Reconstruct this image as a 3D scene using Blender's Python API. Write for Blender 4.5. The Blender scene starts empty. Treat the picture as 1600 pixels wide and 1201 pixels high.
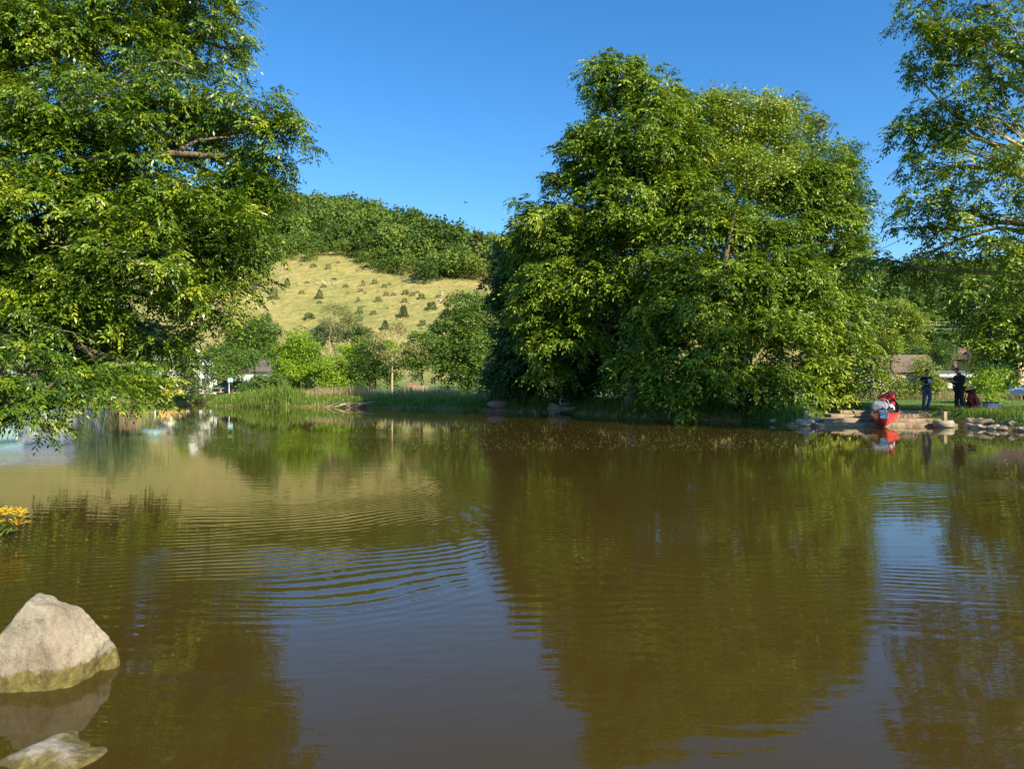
import bpy, math, random
import numpy as np
from mathutils import Vector, Matrix

random.seed(7)
RNG = np.random.default_rng(11)
S = bpy.context.scene
COL = S.collection
R = math.radians
F = 1142.0          # focal length of the photograph in its own pixels (1600 wide)
CH = 1.53           # camera height over the water

# ------------------------------------------------------------------ camera, light, exposure
cam_d = bpy.data.cameras.new('camera')
cam = bpy.data.objects.new('camera', cam_d)
COL.objects.link(cam)
cam.location = (0, 0, CH)
cam.rotation_euler = (R(90), 0, 0)
cam_d.sensor_width = 36
cam_d.lens = 36 * F / 1600
cam_d.clip_start = 0.05
cam_d.clip_end = 4000
cam_d.dof.use_dof = False
S.camera = cam

SUN_EL, SUN_AZ = 34.0, 42.0     # azimuth: degrees to the right of straight behind the camera
sx, sy = math.sin(R(SUN_AZ)), -math.cos(R(SUN_AZ))
sun_dir = Vector((sx * math.cos(R(SUN_EL)), sy * math.cos(R(SUN_EL)), math.sin(R(SUN_EL))))
W = bpy.data.worlds.new('World')
S.world = W
W.use_nodes = True
nt = W.node_tree
bg = nt.nodes['Background']
sky = nt.nodes.new('ShaderNodeTexSky')
sky.sky_type = 'NISHITA'
sky.sun_disc = False
sky.sun_elevation = R(SUN_EL)
sky.sun_rotation = math.atan2(sun_dir.x, sun_dir.y)
sky.altitude = 300
sky.air_density = 1.0
sky.dust_density = 0.2
sky.ozone_density = 4.0
hs = nt.nodes.new('ShaderNodeHueSaturation')
hs.inputs['Saturation'].default_value = 1.26
hs.inputs['Value'].default_value = 1.0
nt.links.new(sky.outputs[0], hs.inputs['Color'])
nt.links.new(hs.outputs[0], bg.inputs[0])
bg.inputs[1].default_value = 0.119
sl = bpy.data.lights.new('sun', 'SUN')
sl.energy = 5.0
sl.angle = R(0.5)
sl.color = (1.0, 0.86, 0.64)
so = bpy.data.objects.new('sun', sl)
COL.objects.link(so)
so.rotation_euler = (-sun_dir).to_track_quat('-Z', 'Y').to_euler()
so.location = sun_dir * 100
S.view_settings.view_transform = 'Standard'
S.view_settings.look = 'None'
S.view_settings.gamma = 1
S.view_settings.exposure = 0.90
S.cycles.max_bounces = 6
S.cycles.diffuse_bounces = 2
S.cycles.glossy_bounces = 3
S.cycles.transmission_bounces = 3
S.cycles.transparent_max_bounces = 6
S.cycles.caustics_reflective = False
S.cycles.caustics_refractive = False

# ------------------------------------------------------------------ helpers
def P(px, py, d):
    return np.array([(px - 800) / F * d, d, CH + (602 - py) / F * d])

def G(px, d, z=0.45):
    return np.array([(px - 800) / F * d, d, z])

def tag(o, label=None, cat=None, group=None, kind=None):
    if label: o['label'] = label
    if cat: o['category'] = cat
    if group: o['group'] = group
    if kind: o['kind'] = kind
    return o

def empty(name, loc, label=None, cat=None, group=None, rz=0):
    o = bpy.data.objects.new(name, None)
    o.empty_display_size = 0.3
    COL.objects.link(o)
    o.location = [float(v) for v in loc]
    o.rotation_euler = (0, 0, rz)
    return tag(o, label, cat, group)

def link(name, me, mat, parent=None, world=False):
    if mat is not None:
        for m in (mat if isinstance(mat, (list, tuple)) else [mat]):
            me.materials.append(m)
    o = bpy.data.objects.new(name, me)
    COL.objects.link(o)
    if parent is not None:
        o.parent = parent
        if world:   # geometry given in world coordinates under an unrotated empty
            o.location = -parent.location
    return o

def quads_mesh(name, Q, tint=None, smooth=False):
    """Q (M,4,3) loose quads"""
    M = len(Q)
    me = bpy.data.meshes.new(name)
    me.vertices.add(M * 4)
    me.vertices.foreach_set('co', np.ascontiguousarray(Q, dtype=np.float32).ravel())
    me.loops.add(M * 4)
    me.loops.foreach_set('vertex_index', np.arange(M * 4, dtype=np.int32))
    me.polygons.add(M)
    me.polygons.foreach_set('loop_start', np.arange(0, M * 4, 4, dtype=np.int32))
    if tint is not None:
        a = me.attributes.new('tint', 'FLOAT', 'FACE')
        a.data.foreach_set('value', np.ascontiguousarray(tint, dtype=np.float32))
    me.update()
    if smooth: me.shade_smooth()
    return me

def grid_mesh(name, X, Y, Z, smooth=True):
    ny, nx = X.shape
    v = np.stack([X, Y, Z], -1).reshape(-1, 3)
    idx = np.arange(nx * ny).reshape(ny, nx)
    f = np.stack([idx[:-1, :-1], idx[:-1, 1:], idx[1:, 1:], idx[1:, :-1]], -1).reshape(-1, 4)
    me = bpy.data.meshes.new(name)
    me.vertices.add(len(v)); me.vertices.foreach_set('co', v.astype(np.float32).ravel())
    me.loops.add(len(f) * 4); me.loops.foreach_set('vertex_index', f.astype(np.int32).ravel())
    me.polygons.add(len(f)); me.polygons.foreach_set('loop_start', np.arange(0, len(f) * 4, 4, dtype=np.int32))
    me.update()
    if smooth: me.shade_smooth()
    return me

class MB:
    def __init__(s): s.v = []; s.f = []
    def add(s, v, f):
        n = len(s.v)
        s.v += [tuple(float(c) for c in p) for p in v]
        s.f += [tuple(n + i for i in q) for q in f]
        return s
    def box(s, c, size, rz=0, ry=0, rx=0):
        M = Matrix.Rotation(rz, 3, 'Z') @ Matrix.Rotation(ry, 3, 'Y') @ Matrix.Rotation(rx, 3, 'X')
        hx, hy, hz = size[0] / 2, size[1] / 2, size[2] / 2
        pts = [Vector(c) + M @ Vector((x * hx, y * hy, z * hz)) for x in (-1, 1) for y in (-1, 1) for z in (-1, 1)]
        return s.add(pts, [(0, 1, 3, 2), (4, 6, 7, 5), (0, 4, 5, 1), (2, 3, 7, 6), (0, 2, 6, 4), (1, 5, 7, 3)])
    def rbox(s, c, size, rz=0, bev=0.12, rx=0, ry=0):
        """box with chamfered edges (rounded soft thing)"""
        import bmesh
        bm = bmesh.new()
        bmesh.ops.create_cube(bm, size=1)
        for v in bm.verts: v.co = Vector((v.co.x * size[0], v.co.y * size[1], v.co.z * size[2]))
        bmesh.ops.bevel(bm, geom=bm.edges[:], offset=min(size) * bev, segments=3, affect='EDGES', profile=0.6)
        M = Matrix.Rotation(rz, 3, 'Z') @ Matrix.Rotation(ry, 3, 'Y') @ Matrix.Rotation(rx, 3, 'X')
        s.add([Vector(c) + M @ v.co for v in bm.verts], [tuple(v.index for v in f.verts) for f in bm.faces])
        bm.free()
        return s
    def tube(s, pts, rad, n=8, cap=True):
        pts = [Vector([float(c) for c in p]) for p in pts]
        if not isinstance(rad, (list, tuple, np.ndarray)): rad = [rad] * len(pts)
        rings = []
        for i, p in enumerate(pts):
            a = pts[max(i - 1, 0)]; b = pts[min(i + 1, len(pts) - 1)]
            t = (b - a)
            if t.length < 1e-6: t = Vector((0, 0, 1))
            t.normalize()
            ref = Vector((0, 0, 1)) if abs(t.z) < 0.9 else Vector((1, 0, 0))
            u = t.cross(ref).normalized(); w = t.cross(u)
            rings.append([p + (u * math.cos(2 * math.pi * k / n) + w * math.sin(2 * math.pi * k / n)) * float(rad[i]) for k in range(n)])
        v = [q for r in rings for q in r]
        f = []
        for i in range(len(rings) - 1):
            for k in range(n):
                f.append((i * n + k, i * n + (k + 1) % n, (i + 1) * n + (k + 1) % n, (i + 1) * n + k))
        if cap:
            f.append(tuple(range(n)))
            f.append(tuple((len(rings) - 1) * n + k for k in range(n - 1, -1, -1)))
        return s.add(v, f)
    def ball(s, c, r, n=12, m=8):
        if not isinstance(r, (tuple, list)): r = (r, r, r)
        v = []; f = []
        for j in range(m + 1):
            th = math.pi * j / m
            for k in range(n):
                ph = 2 * math.pi * k / n
                v.append((c[0] + r[0] * math.sin(th) * math.cos(ph), c[1] + r[1] * math.sin(th) * math.sin(ph), c[2] + r[2] * math.cos(th)))
        for j in range(m):
            for k in range(n):
                f.append((j * n + k, (j + 1) * n + k, (j + 1) * n + (k + 1) % n, j * n + (k + 1) % n))
        return s.add(v, f)
    def mesh(s, name, smooth=False):
        me = bpy.data.meshes.new(name)
        me.from_pydata(s.v, [], s.f)
        me.validate()
        me.update()
        if smooth: me.shade_smooth()
        return me
    def build(s, name, mat, parent=None, smooth=False, world=False):
        return link(name, s.mesh(name, smooth), mat, parent, world)

# ------------------------------------------------------------------ materials
def new_mat(name):
    m = bpy.data.materials.new(name)
    m.use_nodes = True
    return m, m.node_tree.nodes, m.node_tree.links, m.node_tree.nodes['Principled BSDF']

def ramp(N, stops):
    r = N.new('ShaderNodeValToRGB')
    e = r.color_ramp.elements
    while len(e) > 1: e.remove(e[-1])
    e[0].position = stops[0][0]; e[0].color = (*stops[0][1], 1)
    for p, c in stops[1:]:
        x = e.new(p); x.color = (*c, 1)
    return r

def noise(N, L, scale, detail=4, rough=0.6, vec=None, dist=0):
    n = N.new('ShaderNodeTexNoise')
    n.inputs['Scale'].default_value = scale
    n.inputs['Detail'].default_value = detail
    n.inputs['Roughness'].default_value = rough
    n.inputs['Distortion'].default_value = dist
    if vec is not None: L.new(vec, n.inputs['Vector'])
    return n

def simple(name, col, rough=0.6, var=0.15, scale=8, bump=0.02, metal=0, coat=0, bscale=None):
    m, N, L, B = new_mat(name)
    tc = N.new('ShaderNodeTexCoord')
    n = noise(N, L, scale, 5, 0.65, tc.outputs['Object'])
    c0 = tuple(c * (1 - var) for c in col); c1 = tuple(min(1, c * (1 + var)) for c in col)
    r = ramp(N, [(0.3, c0), (0.7, c1)])
    L.new(n.outputs['Fac'], r.inputs[0]); L.new(r.outputs[0], B.inputs['Base Color'])
    B.inputs['Roughness'].default_value = rough
    B.inputs['Metallic'].default_value = metal
    B.inputs['Coat Weight'].default_value = coat
    if bump:
        b = N.new('ShaderNodeBump'); b.inputs['Strength'].default_value = 0.5; b.inputs['Distance'].default_value = bump
        n2 = noise(N, L, bscale or scale * 3, 6, 0.7, tc.outputs['Object'])
        L.new(n2.outputs['Fac'], b.inputs['Height']); L.new(b.outputs[0], B.inputs['Normal'])
    return m

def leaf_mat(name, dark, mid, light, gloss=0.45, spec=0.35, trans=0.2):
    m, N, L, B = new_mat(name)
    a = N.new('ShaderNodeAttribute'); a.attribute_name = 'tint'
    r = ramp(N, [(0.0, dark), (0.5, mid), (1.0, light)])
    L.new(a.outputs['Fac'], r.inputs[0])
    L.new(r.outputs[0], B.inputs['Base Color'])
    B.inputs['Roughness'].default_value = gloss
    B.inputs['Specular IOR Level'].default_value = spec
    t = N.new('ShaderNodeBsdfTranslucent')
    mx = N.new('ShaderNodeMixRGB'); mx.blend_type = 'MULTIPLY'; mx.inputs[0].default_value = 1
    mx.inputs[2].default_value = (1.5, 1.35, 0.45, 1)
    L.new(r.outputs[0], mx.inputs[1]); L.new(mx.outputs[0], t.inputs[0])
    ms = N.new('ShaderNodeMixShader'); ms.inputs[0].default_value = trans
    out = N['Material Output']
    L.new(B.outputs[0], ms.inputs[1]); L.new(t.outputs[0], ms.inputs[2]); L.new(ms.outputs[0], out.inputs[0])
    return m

M = {}
M['ash'] = leaf_mat('ash_leaf', (0.028, 0.072, 0.007), (0.115, 0.205, 0.012), (0.33, 0.39, 0.025), 0.36, 0.5)
M['ash_far'] = leaf_mat('ash_leaf_far', (0.040, 0.09, 0.007), (0.155, 0.255, 0.012), (0.33, 0.39, 0.025), 0.45, 0.4)
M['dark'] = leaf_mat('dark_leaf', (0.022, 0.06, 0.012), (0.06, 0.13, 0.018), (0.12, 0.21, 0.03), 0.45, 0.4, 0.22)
M['yellow'] = leaf_mat('yellow_green_leaf', (0.08, 0.14, 0.015), (0.22, 0.31, 0.028), (0.42, 0.46, 0.08), 0.45, 0.4)
M['willow'] = leaf_mat('willow_leaf', (0.06, 0.11, 0.04), (0.12, 0.19, 0.07), (0.22, 0.29, 0.11), 0.5, 0.4)
M['bright'] = leaf_mat('bright_leaf', (0.09, 0.18, 0.010), (0.20, 0.34, 0.015), (0.34, 0.46, 0.03), 0.5, 0.35)
M['mid'] = leaf_mat('mid_leaf', (0.05, 0.11, 0.018), (0.10, 0.19, 0.026), (0.18, 0.27, 0.04), 0.5, 0.35)
M['olive'] = leaf_mat('olive_leaf', (0.13, 0.13, 0.045), (0.24, 0.23, 0.08), (0.36, 0.33, 0.13), 0.5, 0.3)
M['forest'] = leaf_mat('forest_leaf', (0.03, 0.075, 0.014), (0.10, 0.17, 0.026), (0.20, 0.26, 0.045), 0.6, 0.2, 0.2)
M['pine'] = leaf_mat('pine_needle', (0.10, 0.10, 0.05), (0.17, 0.155, 0.08), (0.22, 0.19, 0.10), 0.6, 0.2, 0.1)
M['juniper'] = leaf_mat('juniper_needle', (0.06, 0.09, 0.03), (0.11, 0.155, 0.045), (0.19, 0.22, 0.08), 0.6, 0.2, 0.1)
M['reed'] = leaf_mat('reed_blade', (0.08, 0.15, 0.02), (0.16, 0.26, 0.035), (0.34, 0.36, 0.08), 0.45, 0.35, 0.35)
M['grass'] = leaf_mat('grass_blade', (0.06, 0.13, 0.018), (0.13, 0.23, 0.03), (0.30, 0.33, 0.09), 0.5, 0.3, 0.35)
M['straw'] = leaf_mat('straw_blade', (0.22, 0.19, 0.09), (0.36, 0.31, 0.16), (0.50, 0.43, 0.25), 0.6, 0.2, 0.3)
M['bark'] = simple('bark', (0.17, 0.125, 0.08), 0.9, 0.45, 6, 0.03)
M['bark_grey'] = simple('bark_grey', (0.30, 0.26, 0.19), 0.9, 0.3, 6, 0.02)
M['bark_pale'] = simple('bark_pale', (0.42, 0.33, 0.19), 0.85, 0.3, 9, 0.01)
M['wood'] = simple('weathered_wood', (0.34, 0.26, 0.16), 0.85, 0.3, 5, 0.01)
M['wood_grey'] = simple('grey_wood', (0.36, 0.30, 0.22), 0.85, 0.3, 6, 0.01)
M['stone'] = simple('edging_stone', (0.43, 0.345, 0.225), 0.85, 0.3, 7, 0.02)
M['slab'] = simple('step_slab', (0.28, 0.215, 0.135), 0.9, 0.5, 3.5, 0.03)
M['redcanoe'] = simple('red_gelcoat', (0.72, 0.035, 0.03), 0.3, 0.08, 6, 0, 0, 0.4)
M['black'] = simple('black_fabric', (0.012, 0.012, 0.018), 0.8, 0.3, 20, 0.004)
M['blackrubber'] = simple('black_rubber', (0.03, 0.03, 0.03), 0.6, 0.3, 20, 0.002)
M['tyre'] = simple('muddy_tyre', (0.34, 0.30, 0.22), 0.85, 0.4, 9, 0.006)
M['greyfab'] = simple('grey_fabric', (0.19, 0.21, 0.25), 0.7, 0.35, 12, 0.02)
M['redfab'] = simple('red_fabric', (0.62, 0.03, 0.025), 0.6, 0.2, 12, 0.02)
M['maroon'] = simple('maroon_fabric', (0.33, 0.015, 0.03), 0.6, 0.3, 14, 0.01)
M['white'] = simple('white_paint', (0.78, 0.77, 0.74), 0.5, 0.05, 4, 0)
M['whitepl'] = simple('white_plastic', (0.72, 0.72, 0.74), 0.4, 0.05, 4, 0)
M['ink'] = simple('grey_ink', (0.13, 0.14, 0.17), 0.6, 0.1, 4, 0)
M['redink'] = simple('red_ink', (0.65, 0.12, 0.15), 0.6, 0.1, 4, 0)
M['skin'] = simple('skin', (0.50, 0.30, 0.21), 0.5, 0.08, 20, 0)
M['hair'] = simple('dark_hair', (0.02, 0.014, 0.01), 0.7, 0.4, 60, 0.004)
M['hairgrey'] = simple('short_brown_hair', (0.07, 0.045, 0.03), 0.7, 0.4, 60, 0.002)
M['tshirt'] = simple('black_tshirt', (0.014, 0.013, 0.018), 0.85, 0.2, 20, 0.01)
M['jeans'] = simple('blue_denim', (0.055, 0.12, 0.24), 0.85, 0.3, 14, 0.012)
M['jacket'] = simple('dark_green_jacket', (0.022, 0.032, 0.024), 0.8, 0.25, 10, 0.015)
M['trousers'] = simple('dark_trousers', (0.028, 0.028, 0.028), 0.85, 0.2, 12, 0.012)
M['shoe'] = simple('dark_shoe', (0.025, 0.02, 0.018), 0.6, 0.2, 12, 0)
M['card'] = simple('pale_box', (0.62, 0.60, 0.55), 0.6, 0.1, 12, 0)
M['phone'] = simple('dark_glass', (0.03, 0.035, 0.04), 0.15, 0.1, 12, 0)
M['render'] = simple('white_plaster', (0.74, 0.72, 0.67), 0.85, 0.06, 1.5, 0.01)
M['greyplaster'] = simple('grey_plaster', (0.40, 0.41, 0.38), 0.85, 0.1, 1.5, 0.01)
M['yellowwall'] = simple('yellow_plaster', (0.72, 0.52, 0.27), 0.85, 0.08, 1.5, 0.01)
M['orangewall'] = simple('orange_plaster', (0.70, 0.38, 0.12), 0.85, 0.08, 1.5, 0.01)
M['brownwall'] = simple('brown_wall', (0.27, 0.17, 0.13), 0.85, 0.12, 2, 0.01)
M['bluewall'] = simple('slate_blue_cladding', (0.27, 0.32, 0.42), 0.5, 0.08, 1.2, 0.005)
M['teal'] = simple('turquoise_paint', (0.40, 0.64, 0.68), 0.5, 0.06, 2, 0)
M['slate'] = simple('slate_roof', (0.10, 0.095, 0.10), 0.7, 0.2, 2, 0.01)
M['darkwood'] = simple('dark_shed_wood', (0.075, 0.045, 0.032), 0.85, 0.25, 3, 0.01)
M['glass'] = simple('window_glass', (0.05, 0.06, 0.08), 0.12, 0.1, 2, 0)
M['panel'] = simple('solar_glass', (0.10, 0.16, 0.32), 0.2, 0.2, 2, 0)
M['litpane'] = simple('painted_lit_pane', (0.70, 0.62, 0.42), 0.7, 0.05, 2, 0)  # window brightness put into the pane colour, nothing shines behind it
M['brick'] = simple('red_brick', (0.42, 0.13, 0.08), 0.85, 0.2, 5, 0.01)
M['carpaint'] = simple('pale_blue_car_paint', (0.35, 0.45, 0.58), 0.3, 0.05, 3, 0, 0.3, 0.5)
M['darkpaint'] = simple('dark_car_paint', (0.03, 0.035, 0.05), 0.3, 0.05, 3, 0, 0.2, 0.5)
M['steel'] = simple('galvanised_steel', (0.5, 0.5, 0.5), 0.4, 0.1, 6, 0, 0.8)
M['feather'] = simple('grey_feather', (0.22, 0.20, 0.18), 0.8, 0.3, 30, 0.005)
M['featherp'] = simple('pale_feather', (0.42, 0.42, 0.40), 0.8, 0.2, 30, 0.005)
M['petal'] = simple('yellow_petal', (0.85, 0.55, 0.015), 0.5, 0.2, 30, 0)
M['stem'] = simple('green_stem', (0.16, 0.26, 0.05), 0.6, 0.2, 12, 0)
M['fallen'] = simple('fallen_leaf', (0.36, 0.33, 0.17), 0.7, 0.3, 30, 0)
M['blue'] = simple('blue_cloth', (0.06, 0.22, 0.55), 0.7, 0.2, 8, 0)
M['ochrecloth'] = simple('ochre_canvas', (0.70, 0.45, 0.16), 0.7, 0.2, 4, 0)

def roof_mat(name, col):
    m, N, L, B = new_mat(name)
    tc = N.new('ShaderNodeTexCoord')
    br = N.new('ShaderNodeTexBrick'); br.inputs['Scale'].default_value = 3.0
    br.inputs['Color1'].default_value = (*col, 1)
    br.inputs['Color2'].default_value = (*[c * 0.75 for c in col], 1)
    br.inputs['Mortar'].default_value = (*[c * 0.45 for c in col], 1)
    L.new(tc.outputs['Object'], br.inputs['Vector'])
    n = noise(N, L, 0.7, 5, 0.6, tc.outputs['Object'])
    mx = N.new('ShaderNodeMixRGB'); mx.blend_type = 'OVERLAY'; mx.inputs[0].default_value = 0.5
    L.new(br.outputs[0], mx.inputs[1]); L.new(n.outputs['Fac'], mx.inputs[2])
    L.new(mx.outputs[0], B.inputs['Base Color'])
    B.inputs['Roughness'].default_value = 0.85
    return m
M['tile'] = roof_mat('brown_roof_tiles', (0.22, 0.15, 0.11))
M['tilered'] = roof_mat('red_roof_tiles', (0.22, 0.125, 0.09))
M['tiledark'] = roof_mat('dark_roof_tiles', (0.16, 0.13, 0.12))

def ground_mat():
    m, N, L, B = new_mat('meadow_and_mud')
    tc = N.new('ShaderNodeTexCoord'); sep = N.new('ShaderNodeSeparateXYZ')
    L.new(tc.outputs['Object'], sep.inputs[0])
    n1 = noise(N, L, 0.9, 8, 0.7, tc.outputs['Object'])
    lawn = ramp(N, [(0.3, (0.05, 0.105, 0.016)), (0.55, (0.10, 0.17, 0.026)), (0.8, (0.20, 0.22, 0.06))])
    L.new(n1.outputs['Fac'], lawn.inputs[0])
    n2 = noise(N, L, 0.05, 12, 0.74, tc.outputs['Object'], 0.8)
    dry = ramp(N, [(0.28, (0.15, 0.19, 0.045)), (0.43, (0.245, 0.245, 0.062)), (0.55, (0.32, 0.275, 0.085)), (0.68, (0.35, 0.28, 0.12)), (0.8, (0.46, 0.39, 0.25))])
    L.new(n2.outputs['Fac'], dry.inputs[0])
    n3 = noise(N, L, 0.5, 6, 0.7, tc.outputs['Object'])
    mo = N.new('ShaderNodeMixRGB'); mo.blend_type = 'OVERLAY'; mo.inputs[0].default_value = 0.6
    L.new(dry.outputs[0], mo.inputs[1]); L.new(n3.outputs['Fac'], mo.inputs[2])
    far = N.new('ShaderNodeMapRange'); far.inputs['From Min'].default_value = 120; far.inputs['From Max'].default_value = 150
    L.new(sep.outputs['Y'], far.inputs['Value'])
    mA = N.new('ShaderNodeMixRGB'); L.new(far.outputs[0], mA.inputs[0]); L.new(lawn.outputs[0], mA.inputs[1]); L.new(mo.outputs[0], mA.inputs[2])
    # mud below and at the water line
    mud = ramp(N, [(0.3, (0.15, 0.105, 0.035)), (0.6, (0.27, 0.20, 0.07)), (0.8, (0.36, 0.28, 0.10))])
    n4 = noise(N, L, 3.0, 8, 0.7, tc.outputs['Object'])
    L.new(n4.outputs['Fac'], mud.inputs[0])
    wz = N.new('ShaderNodeMapRange'); wz.inputs['From Min'].default_value = 0.10; wz.inputs['From Max'].default_value = 0.28
    L.new(sep.outputs['Z'], wz.inputs['Value'])
    mB = N.new('ShaderNodeMixRGB'); L.new(wz.outputs[0], mB.inputs[0]); L.new(mud.outputs[0], mB.inputs[1]); L.new(mA.outputs[0], mB.inputs[2])
    L.new(mB.outputs[0], B.inputs['Base Color'])
    B.inputs['Roughness'].default_value = 0.95
    b = N.new('ShaderNodeBump'); b.inputs['Strength'].default_value = 0.6; b.inputs['Distance'].default_value = 0.08
    n5 = noise(N, L, 9, 5, 0.7, tc.outputs['Object'])
    b0_ = N.new('ShaderNodeBump'); b0_.inputs['Distance'].default_value = 2.2
    L.new(far.outputs[0], b0_.inputs['Strength'])
    n6 = noise(N, L, 0.16, 9, 0.62, tc.outputs['Object'], 0.5); L.new(n6.outputs['Fac'], b0_.inputs['Height']); L.new(b0_.outputs[0], b.inputs['Normal'])
    L.new(n5.outputs['Fac'], b.inputs['Height']); L.new(b.outputs[0], B.inputs['Normal'])
    return m

def rock_mat(name, col, moss_lo, moss_hi):
    m, N, L, B = new_mat(name)
    g = N.new('ShaderNodeNewGeometry'); sep = N.new('ShaderNodeSeparateXYZ')
    tc = N.new('ShaderNodeTexCoord')
    L.new(g.outputs['Position'], sep.inputs[0])
    n1 = noise(N, L, 5, 10, 0.7, tc.outputs['Object'], 0.5)
    base = ramp(N, [(0.28, tuple(c * 0.55 for c in col)), (0.45, tuple(c * 0.85 for c in col)), (0.6, col), (0.78, (0.47, 0.42, 0.33))])
    L.new(n1.outputs['Fac'], base.inputs[0])
    n0 = noise(N, L, 60, 4, 0.8, tc.outputs['Object'])
    sp = ramp(N, [(0.35, (0.35, 0.33, 0.3)), (0.5, (0.5, 0.5, 0.5)), (0.7, (0.68, 0.66, 0.62))])
    L.new(n0.outputs['Fac'], sp.inputs[0])
    ov = N.new('ShaderNodeMixRGB'); ov.blend_type = 'OVERLAY'; ov.inputs[0].default_value = 0.55
    L.new(base.outputs[0], ov.inputs[1]); L.new(sp.outputs[0], ov.inputs[2])
    # moss / algae band
    n2 = noise(N, L, 9, 6, 0.7, tc.outputs['Object'])
    ad = N.new('ShaderNodeMath'); ad.operation = 'MULTIPLY_ADD'; ad.inputs[1].default_value = -0.13
    L.new(n2.outputs['Fac'], ad.inputs[0]); L.new(sep.outputs['Z'], ad.inputs[2])
    mr = N.new('ShaderNodeMapRange'); mr.inputs['From Min'].default_value = moss_lo; mr.inputs['From Max'].default_value = moss_hi
    L.new(ad.outputs[0], mr.inputs['Value'])
    n3 = noise(N, L, 22, 6, 0.75, tc.outputs['Object'])
    moss = ramp(N, [(0.3, (0.05, 0.04, 0.012)), (0.5, (0.12, 0.10, 0.02)), (0.7, (0.24, 0.20, 0.05))])
    L.new(n3.outputs['Fac'], moss.inputs[0])
    vo = N.new('ShaderNodeTexVoronoi'); vo.feature = 'DISTANCE_TO_EDGE'; vo.inputs['Scale'].default_value = 4.2
    nd = noise(N, L, 6, 5, 0.7, tc.outputs['Object']); va_ = N.new('ShaderNodeVectorMath'); va_.operation = 'MULTIPLY_ADD'; va_.inputs[1].default_value = (0.35, 0.35, 0.35)
    L.new(nd.outputs['Color'], va_.inputs[0]); L.new(tc.outputs['Object'], va_.inputs[2]); L.new(va_.outputs[0], vo.inputs['Vector'])
    ck = ramp(N, [(0.0, (0.28, 0.24, 0.20)), (0.018, (1, 1, 1))]); L.new(vo.outputs['Distance'], ck.inputs[0])
    n9 = noise(N, L, 2.2, 4, 0.6, tc.outputs['Object']); st9 = ramp(N, [(0.42, (1, 1, 1)), (0.58, (0.62, 0.56, 0.50))]); L.new(n9.outputs['Fac'], st9.inputs[0])
    c1 = N.new('ShaderNodeMixRGB'); c1.blend_type = 'MULTIPLY'; c1.inputs[0].default_value = 0.55; L.new(ov.outputs[0], c1.inputs[1]); L.new(ck.outputs[0], c1.inputs[2])
    c2 = N.new('ShaderNodeMixRGB'); c2.blend_type = 'MULTIPLY'; c2.inputs[0].default_value = 0.7; L.new(c1.outputs[0], c2.inputs[1]); L.new(st9.outputs[0], c2.inputs[2]); ov = c2
    mx = N.new('ShaderNodeMixRGB'); L.new(mr.outputs[0], mx.inputs[0]); L.new(moss.outputs[0], mx.inputs[1]); L.new(ov.outputs[0], mx.inputs[2])
    L.new(mx.outputs[0], B.inputs['Base Color'])
    B.inputs['Roughness'].default_value = 0.8
    b = N.new('ShaderNodeBump'); b.inputs['Strength'].default_value = 0.9; b.inputs['Distance'].default_value = 0.018
    n4 = noise(N, L, 28, 8, 0.75, tc.outputs['Object'], 0.3)
    L.new(n4.outputs['Fac'], b.inputs['Height']); L.new(b.outputs[0], B.inputs['Normal'])
    return m
M['rock'] = rock_mat('pale_boulder', (0.37, 0.325, 0.235), 0.012, 0.028)
M['rock_wet'] = rock_mat('algae_boulder', (0.46, 0.42, 0.33), -0.045, -0.018)

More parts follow.
